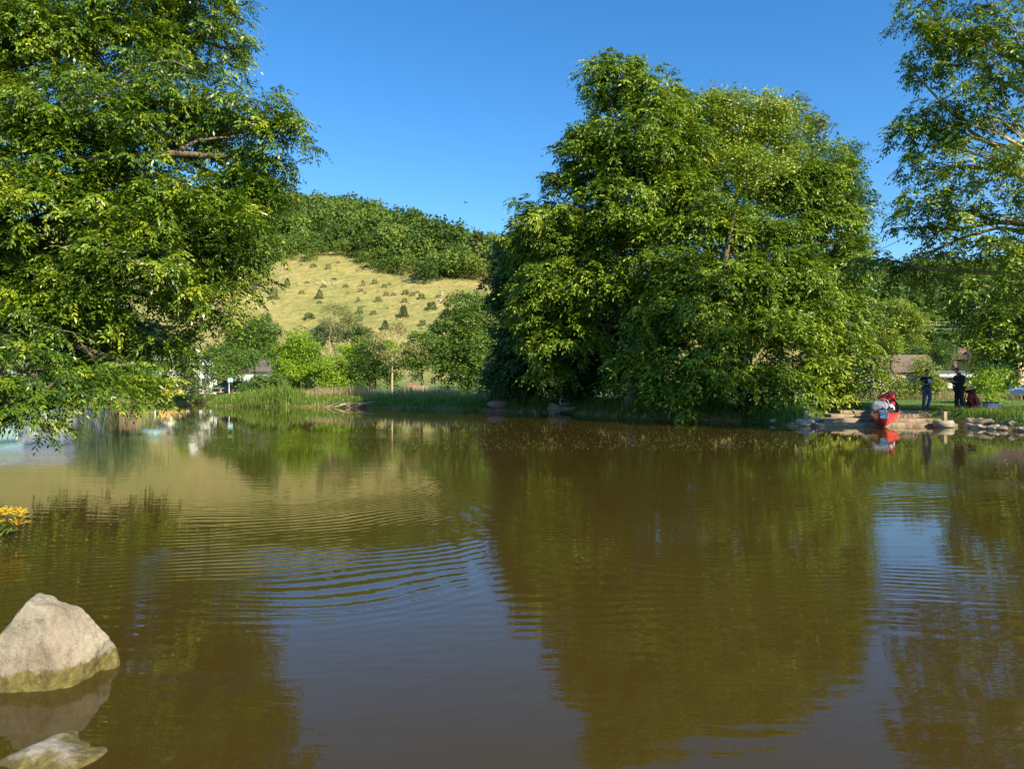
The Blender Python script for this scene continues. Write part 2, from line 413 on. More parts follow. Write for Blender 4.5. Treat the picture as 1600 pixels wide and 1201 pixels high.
def water_mat():
    m, N, L, B = new_mat('murky_lake_water')
    N.remove(B)
    out = N['Material Output']
    tc = N.new('ShaderNodeTexCoord')
    O = tc.outputs['Object']
    def rings(cx, cy, k, amp, phase, side, b0, b1, b2, b3):
        sub = N.new('ShaderNodeVectorMath'); sub.operation = 'SUBTRACT'; sub.inputs[1].default_value = (cx, cy, 0)
        L.new(O, sub.inputs[0])
        ln = N.new('ShaderNodeVectorMath'); ln.operation = 'LENGTH'; L.new(sub.outputs[0], ln.inputs[0])
        nz = noise(N, L, 0.22, 2, 0.5, O)
        wob = N.new('ShaderNodeMath'); wob.operation = 'MULTIPLY_ADD'; wob.inputs[1].default_value = 2.8
        L.new(nz.outputs['Fac'], wob.inputs[0]); L.new(ln.outputs['Value'], wob.inputs[2])
        mu = N.new('ShaderNodeMath'); mu.operation = 'MULTIPLY_ADD'; mu.inputs[1].default_value = k; mu.inputs[2].default_value = phase
        L.new(wob.outputs[0], mu.inputs[0])
        si = N.new('ShaderNodeMath'); si.operation = 'SINE'; L.new(mu.outputs[0], si.inputs[0])
        # patchy amplitude
        mp = N.new('ShaderNodeMapping'); mp.inputs['Scale'].default_value = (0.12, 0.3, 1); mp.inputs['Location'].default_value = (cx, phase, 0)
        L.new(O, mp.inputs[0])
        na = noise(N, L, 1.0, 3, 0.5, mp.outputs[0])
        ma = N.new('ShaderNodeMapRange'); ma.inputs['From Min'].default_value = 0.33; ma.inputs['From Max'].default_value = 0.60
        ma.inputs['To Min'].default_value = 0.12 * amp; ma.inputs['To Max'].default_value = amp
        L.new(na.outputs['Fac'], ma.inputs['Value'])
        sp_ = N.new('ShaderNodeSeparateXYZ'); L.new(O, sp_.inputs[0])
        mk = N.new('ShaderNodeMapRange'); mk.interpolation_type = 'SMOOTHSTEP'
        mk.inputs['From Min'].default_value = 1.6 * side; mk.inputs['From Max'].default_value = -1.6 * side
        L.new(sp_.outputs['X'], mk.inputs['Value'])
        m0 = N.new('ShaderNodeMath'); m0.operation = 'MULTIPLY'; L.new(ma.outputs[0], m0.inputs[0]); L.new(mk.outputs[0], m0.inputs[1])
        for q0, q1 in ((b0, b1), (b3, b2)):
            bd_ = N.new('ShaderNodeMapRange'); bd_.interpolation_type = 'SMOOTHSTEP'
            bd_.inputs['From Min'].default_value = q0; bd_.inputs['From Max'].default_value = q1; bd_.inputs['To Min'].default_value = 0.12
            L.new(ln.outputs['Value'], bd_.inputs['Value'])
            m00 = N.new('ShaderNodeMath'); m00.operation = 'MULTIPLY'; L.new(m0.outputs[0], m00.inputs[0]); L.new(bd_.outputs[0], m00.inputs[1]); m0 = m00
        r = N.new('ShaderNodeMath'); r.operation = 'MULTIPLY'; L.new(si.outputs[0], r.inputs[0]); L.new(m0.outputs[0], r.inputs[1])
        return r.outputs[0]
    def stretched(sx_, sy_, amp, detail=3):
        mp = N.new('ShaderNodeMapping'); mp.inputs['Scale'].default_value = (sx_, sy_, 1); L.new(O, mp.inputs[0])
        n = noise(N, L, 1.0, detail, 0.5, mp.outputs[0])
        mu = N.new('ShaderNodeMath'); mu.operation = 'MULTIPLY'; mu.inputs[1].default_value = amp
        L.new(n.outputs['Fac'], mu.inputs[0]); return mu.outputs[0]
    parts = [rings(-4.8, 14, 38, 0.00098, 0.0, 1, 3.0, 6.5, 9.3, 10.4), rings(2.0, 30, 38, 0.00100, 1.3, -1, 17, 20.5, 24.8, 26.5),
             stretched(1.0, 4.0, 0.0024), stretched(4, 13, 0.0008, 2)]
    acc = parts[0]
    for p in parts[1:]:
        a = N.new('ShaderNodeMath'); a.operation = 'ADD'; L.new(acc, a.inputs[0]); L.new(p, a.inputs[1]); acc = a.outputs[0]
    spw = N.new('ShaderNodeSeparateXYZ'); L.new(O, spw.inputs[0])
    cal = N.new('ShaderNodeMapRange'); cal.interpolation_type = 'SMOOTHSTEP'
    cal.inputs['From Min'].default_value = -22; cal.inputs['From Max'].default_value = -9
    cal.inputs['From Min'].default_value = 22; cal.inputs['From Max'].default_value = 8; cal.inputs['To Min'].default_value = 0.28; cal.inputs['To Max'].default_value = 1.0
    L.new(spw.outputs['Y'], cal.inputs['Value'])
    cm_ = N.new('ShaderNodeMath'); cm_.operation = 'MULTIPLY'; L.new(acc, cm_.inputs[0]); L.new(cal.outputs[0], cm_.inputs[1]); acc = cm_.outputs[0]
    bp = N.new('ShaderNodeBump'); bp.inputs['Strength'].default_value = 1.0; bp.inputs['Distance'].default_value = 1.0
    L.new(acc, bp.inputs['Height'])
    gl = N.new('ShaderNodeBsdfGlossy'); gl.inputs['Roughness'].default_value = 0.015; L.new(bp.outputs[0], gl.inputs['Normal'])
    gl.inputs['Color'].default_value = (0.97, 0.97, 0.97, 1)
    fr = N.new('ShaderNodeFresnel'); fr.inputs['IOR'].default_value = 1.34; L.new(bp.outputs[0], fr.inputs['Normal'])
    di = N.new('ShaderNodeBsdfDiffuse'); di.inputs['Color'].default_value = (0.112, 0.078, 0.016, 1)
    tr = N.new('ShaderNodeBsdfTransparent'); tr.inputs['Color'].default_value = (1.0, 0.93, 0.70, 1)
    m1 = N.new('ShaderNodeMixShader'); m1.inputs[0].default_value = 0.58
    L.new(di.outputs[0], m1.inputs[1]); L.new(tr.outputs[0], m1.inputs[2])
    m2 = N.new('ShaderNodeMixShader'); L.new(fr.outputs[0], m2.inputs[0]); L.new(m1.outputs[0], m2.inputs[1]); L.new(gl.outputs[0], m2.inputs[2])
    L.new(m2.outputs[0], out.inputs['Surface'])
    va = N.new('ShaderNodeVolumeAbsorption'); va.inputs['Color'].default_value = (0.45, 0.30, 0.08, 1); va.inputs['Density'].default_value = 4.0
    L.new(va.outputs[0], out.inputs['Volume'])
    return m

# ------------------------------------------------------------------ lake outline and ground height
SHORE = [(4.0, 1.2), (0, 1.1), (-2.2, 1.6), (-4.4, 3.0), (-5.35, 5.2), (-5.25, 7.2), (-6.8, 8.3), (-9.4, 9.6), (-13, 13.3), (-18, 19), (-27, 30), (-36, 41),
         (-40, 52), (-36, 60), (-30, 62), (-24, 60), (-21.5, 52), (-19, 50), (-12, 49), (-8.2, 47), (-5, 44.6), (-1.9, 42.7),
         (-0.4, 40.7), (2.7, 39), (4.6, 35.4), (5.7, 32.8), (8.2, 31.2), (9.6, 30.2), (10.2, 28.6), (10.1, 27.1), (10.9, 26.6),
         (16.2, 26.4), (16.0, 25.4), (16.6, 23.8), (17.2, 20), (18, 12), (15.5, 4), (10, 1.4)]
SP = np.array(SHORE)

def shore_sd(x, y):
    """signed distance to the lake edge, negative inside the lake"""
    x = np.asarray(x, float); y = np.asarray(y, float)
    d2 = np.full(x.shape, 1e9); inside = np.zeros(x.shape, bool)
    n = len(SP)
    for i in range(n):
        ax, ay = SP[i]; bx, by = SP[(i + 1) % n]
        ex, ey = bx - ax, by - ay
        t = np.clip(((x - ax) * ex + (y - ay) * ey) / (ex * ex + ey * ey), 0, 1)
        d2 = np.minimum(d2, (x - ax - t * ex) ** 2 + (y - ay - t * ey) ** 2)
        c = ((ay > y) != (by > y))
        with np.errstate(divide='ignore', invalid='ignore'):
            xi = ex * (y - ay) / (by - ay if by != ay else 1e-9) + ax
        inside ^= c & (x < xi)
    d = np.sqrt(d2)
    return np.where(inside, -d, d)

def vnoise(x, y, s, seed=0):
    """cheap smooth noise from a few sines, about -1..1"""
    r = np.random.default_rng(seed); o = 0
    for k in range(5):
        a = r.uniform(0, 6.28); f = s * r.uniform(0.6, 1.9); ph = r.uniform(0, 6.28)
        o = o + np.sin((x * math.cos(a) + y * math.sin(a)) * f + ph)
    return o / 2.6

US = np.array([-2.0, -0.9, -0.5, -0.33, -0.21, -0.087, -0.018, 0.1, 0.3, 0.48, 0.7, 1.2, 2.0])
HC = np.array([60, 76, 78, 73, 64, 51, 43, 30, 25, 28, 29, 26, 20])

def hill(x, y):
    u = x / np.maximum(y, 1)
    hc = np.interp(u, US, HC)
    z = 0.45 * (y - 150)
    soft = 6.0
    z = -soft * np.log(np.exp(-np.clip(z, -400, 400) / soft) + np.exp(-hc / soft))
    z = soft * np.log(1 + np.exp(np.clip(z, -200, 200) / soft)) - 0.2
    z = z + (vnoise(x, y, 0.035, 3) * 1.4 + vnoise(x, y, 0.11, 9) * 0.45) * np.clip((y - 150) / 40, 0, 1)
    return np.maximum(z, 0)

def ground_z(x, y):
    sd = shore_sd(x, y)
    bank = 0.46 * np.clip(sd / 0.7, 0, 1) ** 0.7
    bank = np.where(sd > 0, bank + 0.05 * vnoise(x, y, 0.9, 1) * np.clip(sd, 0, 1), 0)
    # the timber steps take a gentler slope
    st = (x > 10.3 + np.clip(y - 26.6, 0, 9) * 0.72) & (x < 16.6) & (y > 25.0) & (y < 30.3)
    bank = np.where(st, np.minimum(bank, np.clip((y - 26.9) * 0.115, -0.15, 0.46)), bank)
    bed = -np.minimum(1.6, 0.10 + 0.34 * -sd) + 0.05 * vnoise(x, y, 1.7, 2)
    shallow = np.exp(-((x + 2.0) ** 2 / 1.2 + (y - 2.5) ** 2 / 0.6))
    bed = np.where(sd < 0, np.maximum(bed, -1.6 + 0 * x), bed)
    bed = bed * (1 - shallow) + (-0.12 + 0.02 * vnoise(x, y, 6, 8)) * shallow
    z = np.where(sd > 0, bank, bed)
    return z + np.where(y > 100, hill(x, y), 0)

def gz(x, y): return float(ground_z(np.array([x]), np.array([y]))[0])

def axis(lo, hi, step, far_lo, far_hi, g=1.12, cap=5.0, cap_to=320):
    a = list(np.arange(lo, hi + 1e-6, step)); s = step
    while a[-1] < far_hi:
        s = s * g
        if a[-1] < cap_to: s = min(s, cap)
        a.append(a[-1] + s)
    s = step; b = []; c = lo
    while c > far_lo:
        s = s * g
        if c > -cap_to: s = min(s, cap)
        c -= s; b.append(c)
    return np.array(b[::-1] + a)

gx = axis(-30, 22, 0.35, -1500, 1500); gy = axis(-2, 56, 0.35, -900, 2200)
XX, YY = np.meshgrid(gx, gy)
ZZ = ground_z(XX, YY)
ground = link('ground', grid_mesh('ground', XX, YY, ZZ), ground_mat())
tag(ground, 'green meadow rising to a dry grass hillside behind the lake', None, None, 'structure')

# water: one closed body, its top 0 m, the bed rises through it
wx = np.array([-60, 30]); wy = np.array([-8, 72])
wb = MB().box((-15, 32, -1.25), (90, 80, 2.5))
water = wb.build('water', water_mat())
tag(water, 'brown murky lake water with fine ripples', None, None, 'structure')

# ------------------------------------------------------------------ foliage machinery
def nrm(a): return a / np.maximum(np.linalg.norm(a, axis=-1, keepdims=True), 1e-9)

def leaf_quads(p, d, n, l, w):
    d = nrm(d); s = nrm(np.cross(d, n))
    l = np.asarray(l).reshape(-1, 1); w = np.asarray(w).reshape(-1, 1)
    m = p + d * l * 0.45
    return np.stack([p, m + s * w / 2, p + d * l, m - s * w / 2], 1)

def t_ash(rng, ll=0.075, lw=0.027, rach=0.2, nl=4, nodes=3):
    """a twig along +x with pairs of pinnate compound leaves hanging from it"""
    P_, D_, N_, T_ = [], [], [], []
    arms = []
    for i in range(nodes):
        x = 0.02 + 0.09 * i
        for s_ in (-1, 1): arms.append((x, s_ * rng.uniform(0.7, 1.25), rng.uniform(-0.1, 0.35), 0.2 + 0.1 * i))
    arms.append((0.02 + 0.09 * nodes, rng.uniform(-0.2, 0.2), 0.2, 0.6))
    for (x, ang, el, tt) in arms:
        roll = rng.uniform(-0.5, 0.5)
        for j in range(nl + 1):
            t = (j + 0.6) / (nl + 0.6)
            droop = 0.95 * t * t * rach * rng.uniform(0.6, 1.1)
            px = x + math.cos(ang) * rach * t; py = math.sin(ang) * rach * t; pz = math.sin(el) * rach * t - droop
            for s_ in ((-1, 1) if j < nl else (0,)):
                a2 = ang + s_ * rng.uniform(0.6, 1.0)
                P_.append((px, py, pz)); D_.append((math.cos(a2), math.sin(a2), -0.25 - 0.7 * t + rng.uniform(-0.15, 0.15)))
                N_.append((rng.uniform(-0.6, 0.6), roll * 0.6 + rng.uniform(-0.6, 0.6), 1)); T_.append(tt + rng.uniform(-0.15, 0.15))
    P_ = np.array(P_); D_ = np.array(D_); N_ = np.array(N_)
    k = len(P_)
    return leaf_quads(P_, D_, nrm(N_), ll * rng.uniform(0.8, 1.25, k), lw * rng.uniform(0.85, 1.2, k)), np.array(T_)

def t_spray(rng, k=24, rad=0.42, ll=0.16, lw=0.085, flat=0.4, fan=1.3, tilt=0.45):
    """a broadleaf spray along +x: loose leaves on a fan, drooping outwards"""
    a = rng.uniform(-fan, fan, k); r = rad * np.sqrt(rng.uniform(0.02, 1, k))
    p = np.stack([r * np.cos(a), r * np.sin(a), rng.uniform(-flat, flat, k) * rad * 0.6 - 0.5 * r * r / rad], 1)
    b = a + rng.normal(0, 0.6, k)
    d = np.stack([np.cos(b), np.sin(b), rng.uniform(-0.9, 0.1, k)], 1)
    n = nrm(np.stack([rng.normal(0, tilt, k), rng.normal(0, tilt, k), np.ones(k)], 1))
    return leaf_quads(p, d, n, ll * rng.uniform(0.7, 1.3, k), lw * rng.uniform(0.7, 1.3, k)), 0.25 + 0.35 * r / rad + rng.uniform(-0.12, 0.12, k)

def t_ball(rng, k=30, rad=0.5, ll=0.2, lw=0.12):
    d0 = nrm(rng.normal(0, 1, (k, 3))); p = d0 * rad * rng.uniform(0.4, 1, (k, 1))
    d = nrm(rng.normal(0, 1, (k, 3))); n = nrm(d0 + rng.normal(0, 0.5, (k, 3)))
    return leaf_quads(p, d, n, ll * rng.uniform(0.7, 1.3, k), lw * rng.uniform(0.7, 1.3, k)), rng.uniform(0.2, 0.7, k)

def t_hang(rng, k=26, ln=1.0):
    """hanging willow strand bundle"""
    p = np.stack([rng.uniform(-0.15, 0.15, k), rng.uniform(-0.15, 0.15, k), -rng.uniform(0, ln, k)], 1)
    d = np.stack([rng.normal(0, 0.35, k), rng.normal(0, 0.35, k), -np.ones(k)], 1)
    n = nrm(np.stack([rng.normal(0, 1, k), rng.normal(0, 1, k), rng.normal(0, 0.3, k)], 1))
    return leaf_quads(p, d, n, 0.22 * rng.uniform(0.7, 1.3, k), 0.05 * np.ones(k)), rng.uniform(0.2, 0.8, k)

STY = {
    'ash_near': dict(t=[t_ash(np.random.default_rng(i), 0.10, 0.036, 0.26, 4, 3) for i in range(6)], rs=0.60, nt=8, dens=1.35, tr=0.0),
    'mid': dict(t=[t_ash(np.random.default_rng(20 + i), 0.19, 0.072, 0.42, 3, 2) for i in range(6)], rs=0.95, nt=9, dens=1.6, tr=0),
    'midfine': dict(t=[t_spray(np.random.default_rng(30 + i), 30, 0.42, 0.14, 0.09, 0.8, 3.1, 1.1) for i in range(6)], rs=0.8, nt=9, dens=1.4, tr=0),
    'far': dict(t=[t_spray(np.random.default_rng(40 + i), 22, 0.62, 0.25, 0.15, 0.6, 2.2, 0.8) for i in range(6)], rs=1.1, nt=9, dens=1.6, tr=0),
    'bush': dict(t=[t_spray(np.random.default_rng(50 + i), 22, 0.34, 0.13, 0.075, 0.8, 3.1) for i in range(6)], rs=0.55, nt=7, dens=1.1, tr=0),
    'hang': dict(t=[t_hang(np.random.default_rng(60 + i)) for i in range(6)], rs=0.8, nt=7, dens=1.2, tr=0),
}

def instance(T, pos, Rm, sc):
    Q, tt = T
    out = np.einsum('nij,kvj->nkvi', Rm, Q) * sc[:, None, None, None] + pos[:, None, None, :]
    return out.reshape(-1, 4, 3), np.tile(tt, len(pos))

def rot_from(head, pitch, roll):
    """columns: local x towards heading/pitch, z roughly up"""
    x = np.stack([np.cos(head) * np.cos(pitch), np.sin(head) * np.cos(pitch), np.sin(pitch)], -1)
    up = np.tile(np.array([0, 0, 1.0]), (len(head), 1))
    y = nrm(np.cross(up, x)); z = np.cross(x, y)
    c = np.cos(roll)[:, None]; s = np.sin(roll)[:, None]
    y2 = y * c + z * s; z2 = -y * s + z * c
    return np.stack([x, y2, z2], -1)

def foliage(blobs, style, rng, dens=1.0, young=0.0, size=1.0, inner=0.35, upbias=0.35):
    """blobs: list of (centre(3), radii(3)[, density]); returns quads, tints and the spray centres"""
    st = STY[style]; rs = st['rs'] * size
    C = np.array([b[0] for b in blobs]); Rr = np.array([b[1] for b in blobs])
    Qs, Ts, SC = [], [], []
    GAPT = -0.55 if style == 'mid' else -0.75
    GAPS = [(nrm(rng.normal(0, 1, 3)) * rng.uniform(0.9, 2.2) * (1.0 / rs), rng.uniform(0, 6.28)) for _ in range(6)]
    for i, b in enumerate(blobs):
        c, r = C[i], Rr[i]; dn = b[2] if len(b) > 2 else 1.0
        area = 4 * math.pi * ((r[0] * r[1]) ** 1.6 / 3 + (r[0] * r[2]) ** 1.6 / 3 + (r[1] * r[2]) ** 1.6 / 3) ** (1 / 1.6)
        ns = max(4, int(st['dens'] * dens * dn * area / (math.pi * rs * rs)))
        d = nrm(rng.normal(0, 1, (ns, 3)))
        f = rng.uniform(0.72, 1.05, ns)
        d2 = nrm(rng.normal(0, 1, (int(ns * inner), 3))); f2 = rng.uniform(0.25, 0.7, len(d2))
        d = np.vstack([d, d2]); f = np.concatenate([f, f2])
        p = c + d * r * f[:, None]
        keep = np.ones(len(p), bool)
        keep &= ~((d[:, 1] > 0.35) & (rng.uniform(0, 1, len(p)) < 0.4))
        # holes between the branches: coarse gaps in the outer shell
        gap = sum(np.sin(p @ gv + gp_) for gv, gp_ in GAPS) / 2.2
        keep &= ~((gap < GAPT) & (f > 0.6))
        for j in range(len(blobs)):
            if j == i: continue
            q = np.linalg.norm((p - C[j]) / Rr[j], axis=1)
            keep &= ~((q < 0.62) & (rng.uniform(0, 1, len(p)) < 0.65))
        p = p[keep]; d = d[keep]; f = f[keep]
        if not len(p): continue
        SC.append(np.hstack([p, np.full((len(p), 1), i)]))
        nt_ = st['nt']
        n = nrm(d * 0.55 + np.array([0, 0, 0.8]))
        tpos = np.repeat(p, nt_, 0); nn = np.repeat(n, nt_, 0); dd = np.repeat(d, nt_, 0)
        k = len(tpos)
        off = rng.normal(0, 1, (k, 3)); off = off - (off * nn).sum(1, keepdims=True) * nn
        off = nrm(off) * (rs * np.sqrt(rng.uniform(0.02, 1, k)))[:, None]
        rr = np.linalg.norm(off, axis=1) / rs
        tpos = tpos + off + nn * (rng.normal(0, 0.13, k) * rs - 0.32 * rs * rr ** 2)[:, None]
        hd = np.arctan2(off[:, 1] * 0.8 + dd[:, 1] * rs, off[:, 0] * 0.8 + dd[:, 0] * rs) + rng.normal(0, 0.5, k)
        pit = rng.normal(0.05, 0.32, k) - 0.25 * rr
        Rm = rot_from(hd, pit, rng.normal(0, 0.4, k))
        sc = size * rng.uniform(0.75, 1.2, k)
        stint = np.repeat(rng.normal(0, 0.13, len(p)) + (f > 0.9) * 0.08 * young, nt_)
        which = rng.integers(0, len(st['t']), k)
        yb = (rng.uniform(0, 1, k) < young * 0.22) * rng.uniform(0.2, 0.5, k)
        for w in range(len(st['t'])):
            sel = which == w
            if not sel.any(): continue
            q, t = instance(st['t'][w], tpos[sel], Rm[sel], sc[sel])
            kk = len(st['t'][w][1])
            Qs.append(q.astype(np.float32)); Ts.append(t + np.repeat(stint[sel] + yb[sel], kk))
    Q = np.concatenate(Qs); T = np.clip(np.concatenate(Ts), 0, 1)
    return Q, T, np.vstack(SC)

def curve_pts(a, b, rng, sag=0.1, n=5):
    a = np.array(a, float); b = np.array(b, float); L_ = np.linalg.norm(b - a)
    side = rng.normal(0, 1, 3) * L_ * 0.07
    out = []
    for i in range(n + 1):
        t = i / n
        out.append(a + (b - a) * t + side * math.sin(math.pi * t) + np.array([0, 0, sag * L_]) * math.sin(math.pi * t) + rng.normal(0, 1, 3) * L_ * 0.012)
    return out

def B_(px, py, d, rx, ry, rd=None, dn=1.0):
    rx = rx * d / F; ry = ry * d / F
    return (P(px, py, d), np.array([rx, (rd if rd else (rx + ry) * 0.5), ry]), dn)

def tree(name, label, cat, base, fork_z, blobs, style, leaf, bark='bark', group=None, seed=0, r0=0.25, dens=1.0, young=0.0,
         size=1.0, inner=0.35, twigs=3, lean=(0, 0), twig_r=0.012, crown_name='crown', stem_name='trunk', dead=0):
    rng = np.random.default_rng(seed)
    base = np.array(base, float)
    root = empty(name, base, label, cat, group)
    Q, T, SC = foliage(blobs, style, rng, dens, young, size, inner)
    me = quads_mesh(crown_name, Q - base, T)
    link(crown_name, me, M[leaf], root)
    mb = MB()
    fork = base + np.array([lean[0], lean[1], fork_z])
    top = max(b[0][2] for b in blobs)
    cx = np.mean([b[0] for b in blobs], 0)
    b0 = base - np.array([0, 0, 0.25])
    leader = np.array([cx[0] * 0.5 + fork[0] * 0.5, cx[1] * 0.5 + fork[1] * 0.5, fork[2] + (top - fork[2]) * 0.8])
    tp = [b0, base + (fork - base) * 0.15] + curve_pts(fork, leader, rng, 0, 6)
    rad = [r0 * 1.55, r0 * 1.08] + [r0 * (0.92 - 0.8 * i / 6) for i in range(7)]
    mb.tube(tp - base if isinstance(tp, np.ndarray) else [p - base for p in tp], rad, 9)
    for i, b in enumerate(blobs):
        c = b[0]
        cz = np.clip(fork[2] + (c[2] - fork[2]) * 0.55, fork[2], leader[2])
        t = (cz - fork[2]) / max(leader[2] - fork[2], 1e-3)
        a = fork + (leader - fork) * t
        if c[2] < fork[2]: a = base + (fork - base) * 0.8
        pts = curve_pts(a, c, rng, 0.06, 5)
        rr = max(0.02, r0 * 0.38 * (1 - 0.5 * t))
        mb.tube([p - base for p in pts], [rr * (1 - 0.72 * k / 5) for k in range(6)], 6)
        sp = SC[SC[:, 3] == i][:, :3]
        if len(sp):
            for q in sp[rng.permutation(len(sp))[:twigs]]:
                st_ = pts[rng.integers(2, 6)]
                pp = curve_pts(st_, q, rng, 0.08, 4)
                mb.tube([p - base for p in pp], [rr * 0.3, rr * 0.24, rr * 0.18, twig_r, twig_r * 0.5], 5)
    mb.build(stem_name, M[bark], root, smooth=True)
    return root

def blades(pts, h, w, rng, lean=0.35, nseg=2):
    """grass / reed blades: two stacked quads each, bending over"""
    n = len(pts); a = rng.uniform(0, 2 * math.pi, n)
    s = np.stack([np.cos(a), np.sin(a), np.zeros(n)], 1); b = np.stack([-np.sin(a), np.cos(a), np.zeros(n)], 1)
    h = np.asarray(h)[:, None]; w = np.asarray(w)[:, None]; ln = (rng.uniform(0.1, 1, n) * lean)[:, None] * h
    m = pts + b * ln * 0.3 + np.array([0, 0, 1]) * h * 0.6
    t = pts + b * ln + np.array([0, 0, 1]) * h
    q1 = np.stack([pts - s * w / 2, pts + s * w / 2, m + s * w * 0.4, m - s * w * 0.4], 1)
    q2 = np.stack([m - s * w * 0.4, m + s * w * 0.4, t + s * w * 0.06, t - s * w * 0.06], 1)
    tint = rng.uniform(0, 0.65, n)
    return np.concatenate([q1, q2]), np.concatenate([tint, np.clip(tint + 0.25, 0, 1)])

# ================================================================== large structure: wooded hill, houses
def ray_ground(px, py, y0=140, y1=700):
    """where a line of sight meets the hillside"""
    ys = np.arange(y0, y1, 0.5); xs = (px - 800) / F * ys
    z = ground_z(xs, ys); zr = CH + (602 - py) / F * ys
    k = np.argmax(z >= zr)
    return np.array([xs[k], ys[k], z[k]]) if z[k] >= zr[k] else None

BX = np.array([250, 380, 430, 500, 560, 600, 650, 700, 780, 900, 1150, 1300, 1700])
BY = np.array([412, 412, 413, 405, 412, 430, 444, 448, 446, 470, 520, 575, 590])

def t_crown(rng, k=800, conifer=False):
    """a whole far-away crown, unit size: lobed dome of leaf clumps"""
    if conifer:
        z = rng.uniform(0.1, 1.25, k); r = (1.28 - z) * 0.30 * rng.uniform(0.5, 1.0, k) + 0.03; a = rng.uniform(0, 6.28, k)
        p = np.stack([r * np.cos(a), r * np.sin(a), z], 1)
        d = nrm(np.stack([np.cos(a), np.sin(a), rng.uniform(-0.5, 0.1, k)], 1))
    else:
        cs = nrm(rng.normal(0, 1, (11, 3)) * np.array([1, 1, 0.7]) + np.array([0, 0, 0.25])) * np.array([0.36, 0.36, 0.34]) + np.array([0, 0, 0.58])
        w = rng.integers(0, 11, k)
        d0 = nrm(rng.normal(0, 1, (k, 3)) + np.array([0, 0, 0.25]))
        p = cs[w] + d0 * rng.uniform(0.15, 0.26, (k, 1))
        d = nrm(rng.normal(0, 1, (k, 3)))
    n = nrm(p - np.array([0, 0, 0.5]) + rng.normal(0, 0.35, (k, 3)))
    return leaf_quads(p, d, n, 0.075 * rng.uniform(0.7, 1.4, k), 0.056 * rng.uniform(0.7, 1.3, k)), rng.uniform(0.3, 0.6, k)

def hillside_wood():
    rng = np.random.default_rng(5)
    tmpl = [t_crown(np.random.default_rng(100 + i)) for i in range(6)]
    pos = []
    for y in np.arange(160, 420, 5.6):
        for x in np.arange(-0.52 * y, 0.80 * y, 5.8):
            xx = x + rng.uniform(-2, 2); yy = y + rng.uniform(-2, 2)
            z = gz(xx, yy)
            px = 800 + F * xx / yy; py = 602 - F * (z - CH) / yy
            if py > np.interp(px, BX, BY) + rng.normal(0, 2.0): continue
            # hidden far behind the crest: leave out
            u = xx / yy; zc = np.interp(u, US, HC)
            if yy > 150 + zc / 0.45 + 28: continue
            if 860 < px < 1290 and py > 500: continue
            pos.append((xx, yy, z))
    pos = np.array(pos)
    Qs, Ts = [], []
    k = len(pos); which = rng.integers(0, 6, k)
    sc = rng.uniform(8.0, 15.5, k); tn = rng.normal(0.0, 0.22, k)
    front = np.array([602 - F * (p[2] - CH) / p[1] for p in pos]) > np.interp([800 + F * p[0] / p[1] for p in pos], BX, BY) - 14
    sc[front] *= 0.68
    for w in range(6):
        s = which == w
        if not s.any(): continue
        a = rng.uniform(0, 6.28, s.sum()); Rm = rot_from(a, np.zeros(s.sum()), np.zeros(s.sum()))
        q, t = instance(tmpl[w], pos[s] + np.array([0, 0, -1.5]), Rm, sc[s])
        Qs.append(q.astype(np.float32)); Ts.append(t + np.repeat(tn[s], len(tmpl[w][1])))
    o = link('hillside_wood', quads_mesh('hillside_wood', np.concatenate(Qs), np.clip(np.concatenate(Ts), 0, 1)), M['forest'])
    tag(o, 'dense green wood covering the top of the hill', 'wood', None, 'stuff')
    print('wood trees', k)
hillside_wood()

# individual pines standing out of the wood
def pine(px, py, h_px, label, crown_w=0.42, leaf='pine', bark='bark_pale', d=None):
    g = ray_ground(px, py + h_px * 0.25)
    if g is None: return
    h = h_px * g[1] / F
    rng = np.random.default_rng(int(px))
    root = empty('pine_tree', g, label, 'pine tree', 'brown-green pines at the edge of the hill wood')
    k = 420; z = rng.uniform(0.28, 1.0, k) ** 0.9; r = crown_w * (1.04 - z) ** 0.7 * np.sqrt(rng.uniform(0.05, 1, k)) * 0.75
    a = rng.uniform(0, 6.28, k); p = np.stack([r * np.cos(a), r * np.sin(a), np.round(z * 11) / 11 + rng.normal(0, 0.012, k) - r * 0.12], 1) * h
    d_ = np.stack([np.cos(a), np.sin(a), rng.uniform(-0.4, 0.3, k)], 1)
    Q = leaf_quads(p, d_, nrm(rng.normal(0, 0.4, (k, 3)) + np.array([0, 0, 1])), 0.11 * h * np.ones(k), 0.045 * h * np.ones(k))
    link('crown', quads_mesh('crown', Q, rng.uniform(0, 1, k)), M[leaf], root)
    MB().tube([(0, 0, -0.5), (0, 0, h * 0.5), (0, 0, h * 0.97)], [h * 0.02, h * 0.014, h * 0.004], 6).build('trunk', M[bark], root, True)
pine(468, 362, 46, 'brownish pine rising from the left part of the hill wood')
pine(716, 408, 50, 'left pine of the pale brown pair near the right end of the hill wood')
pine(748, 412, 62, 'taller right pine of the pale brown pair near the right end of the hill wood')
pine(670, 386, 44, 'thin pine with a bare pale trunk in the middle of the hill wood', 0.3)
pine(776, 405, 42, 'brown pine at the far right of the hill wood beside the big trees')

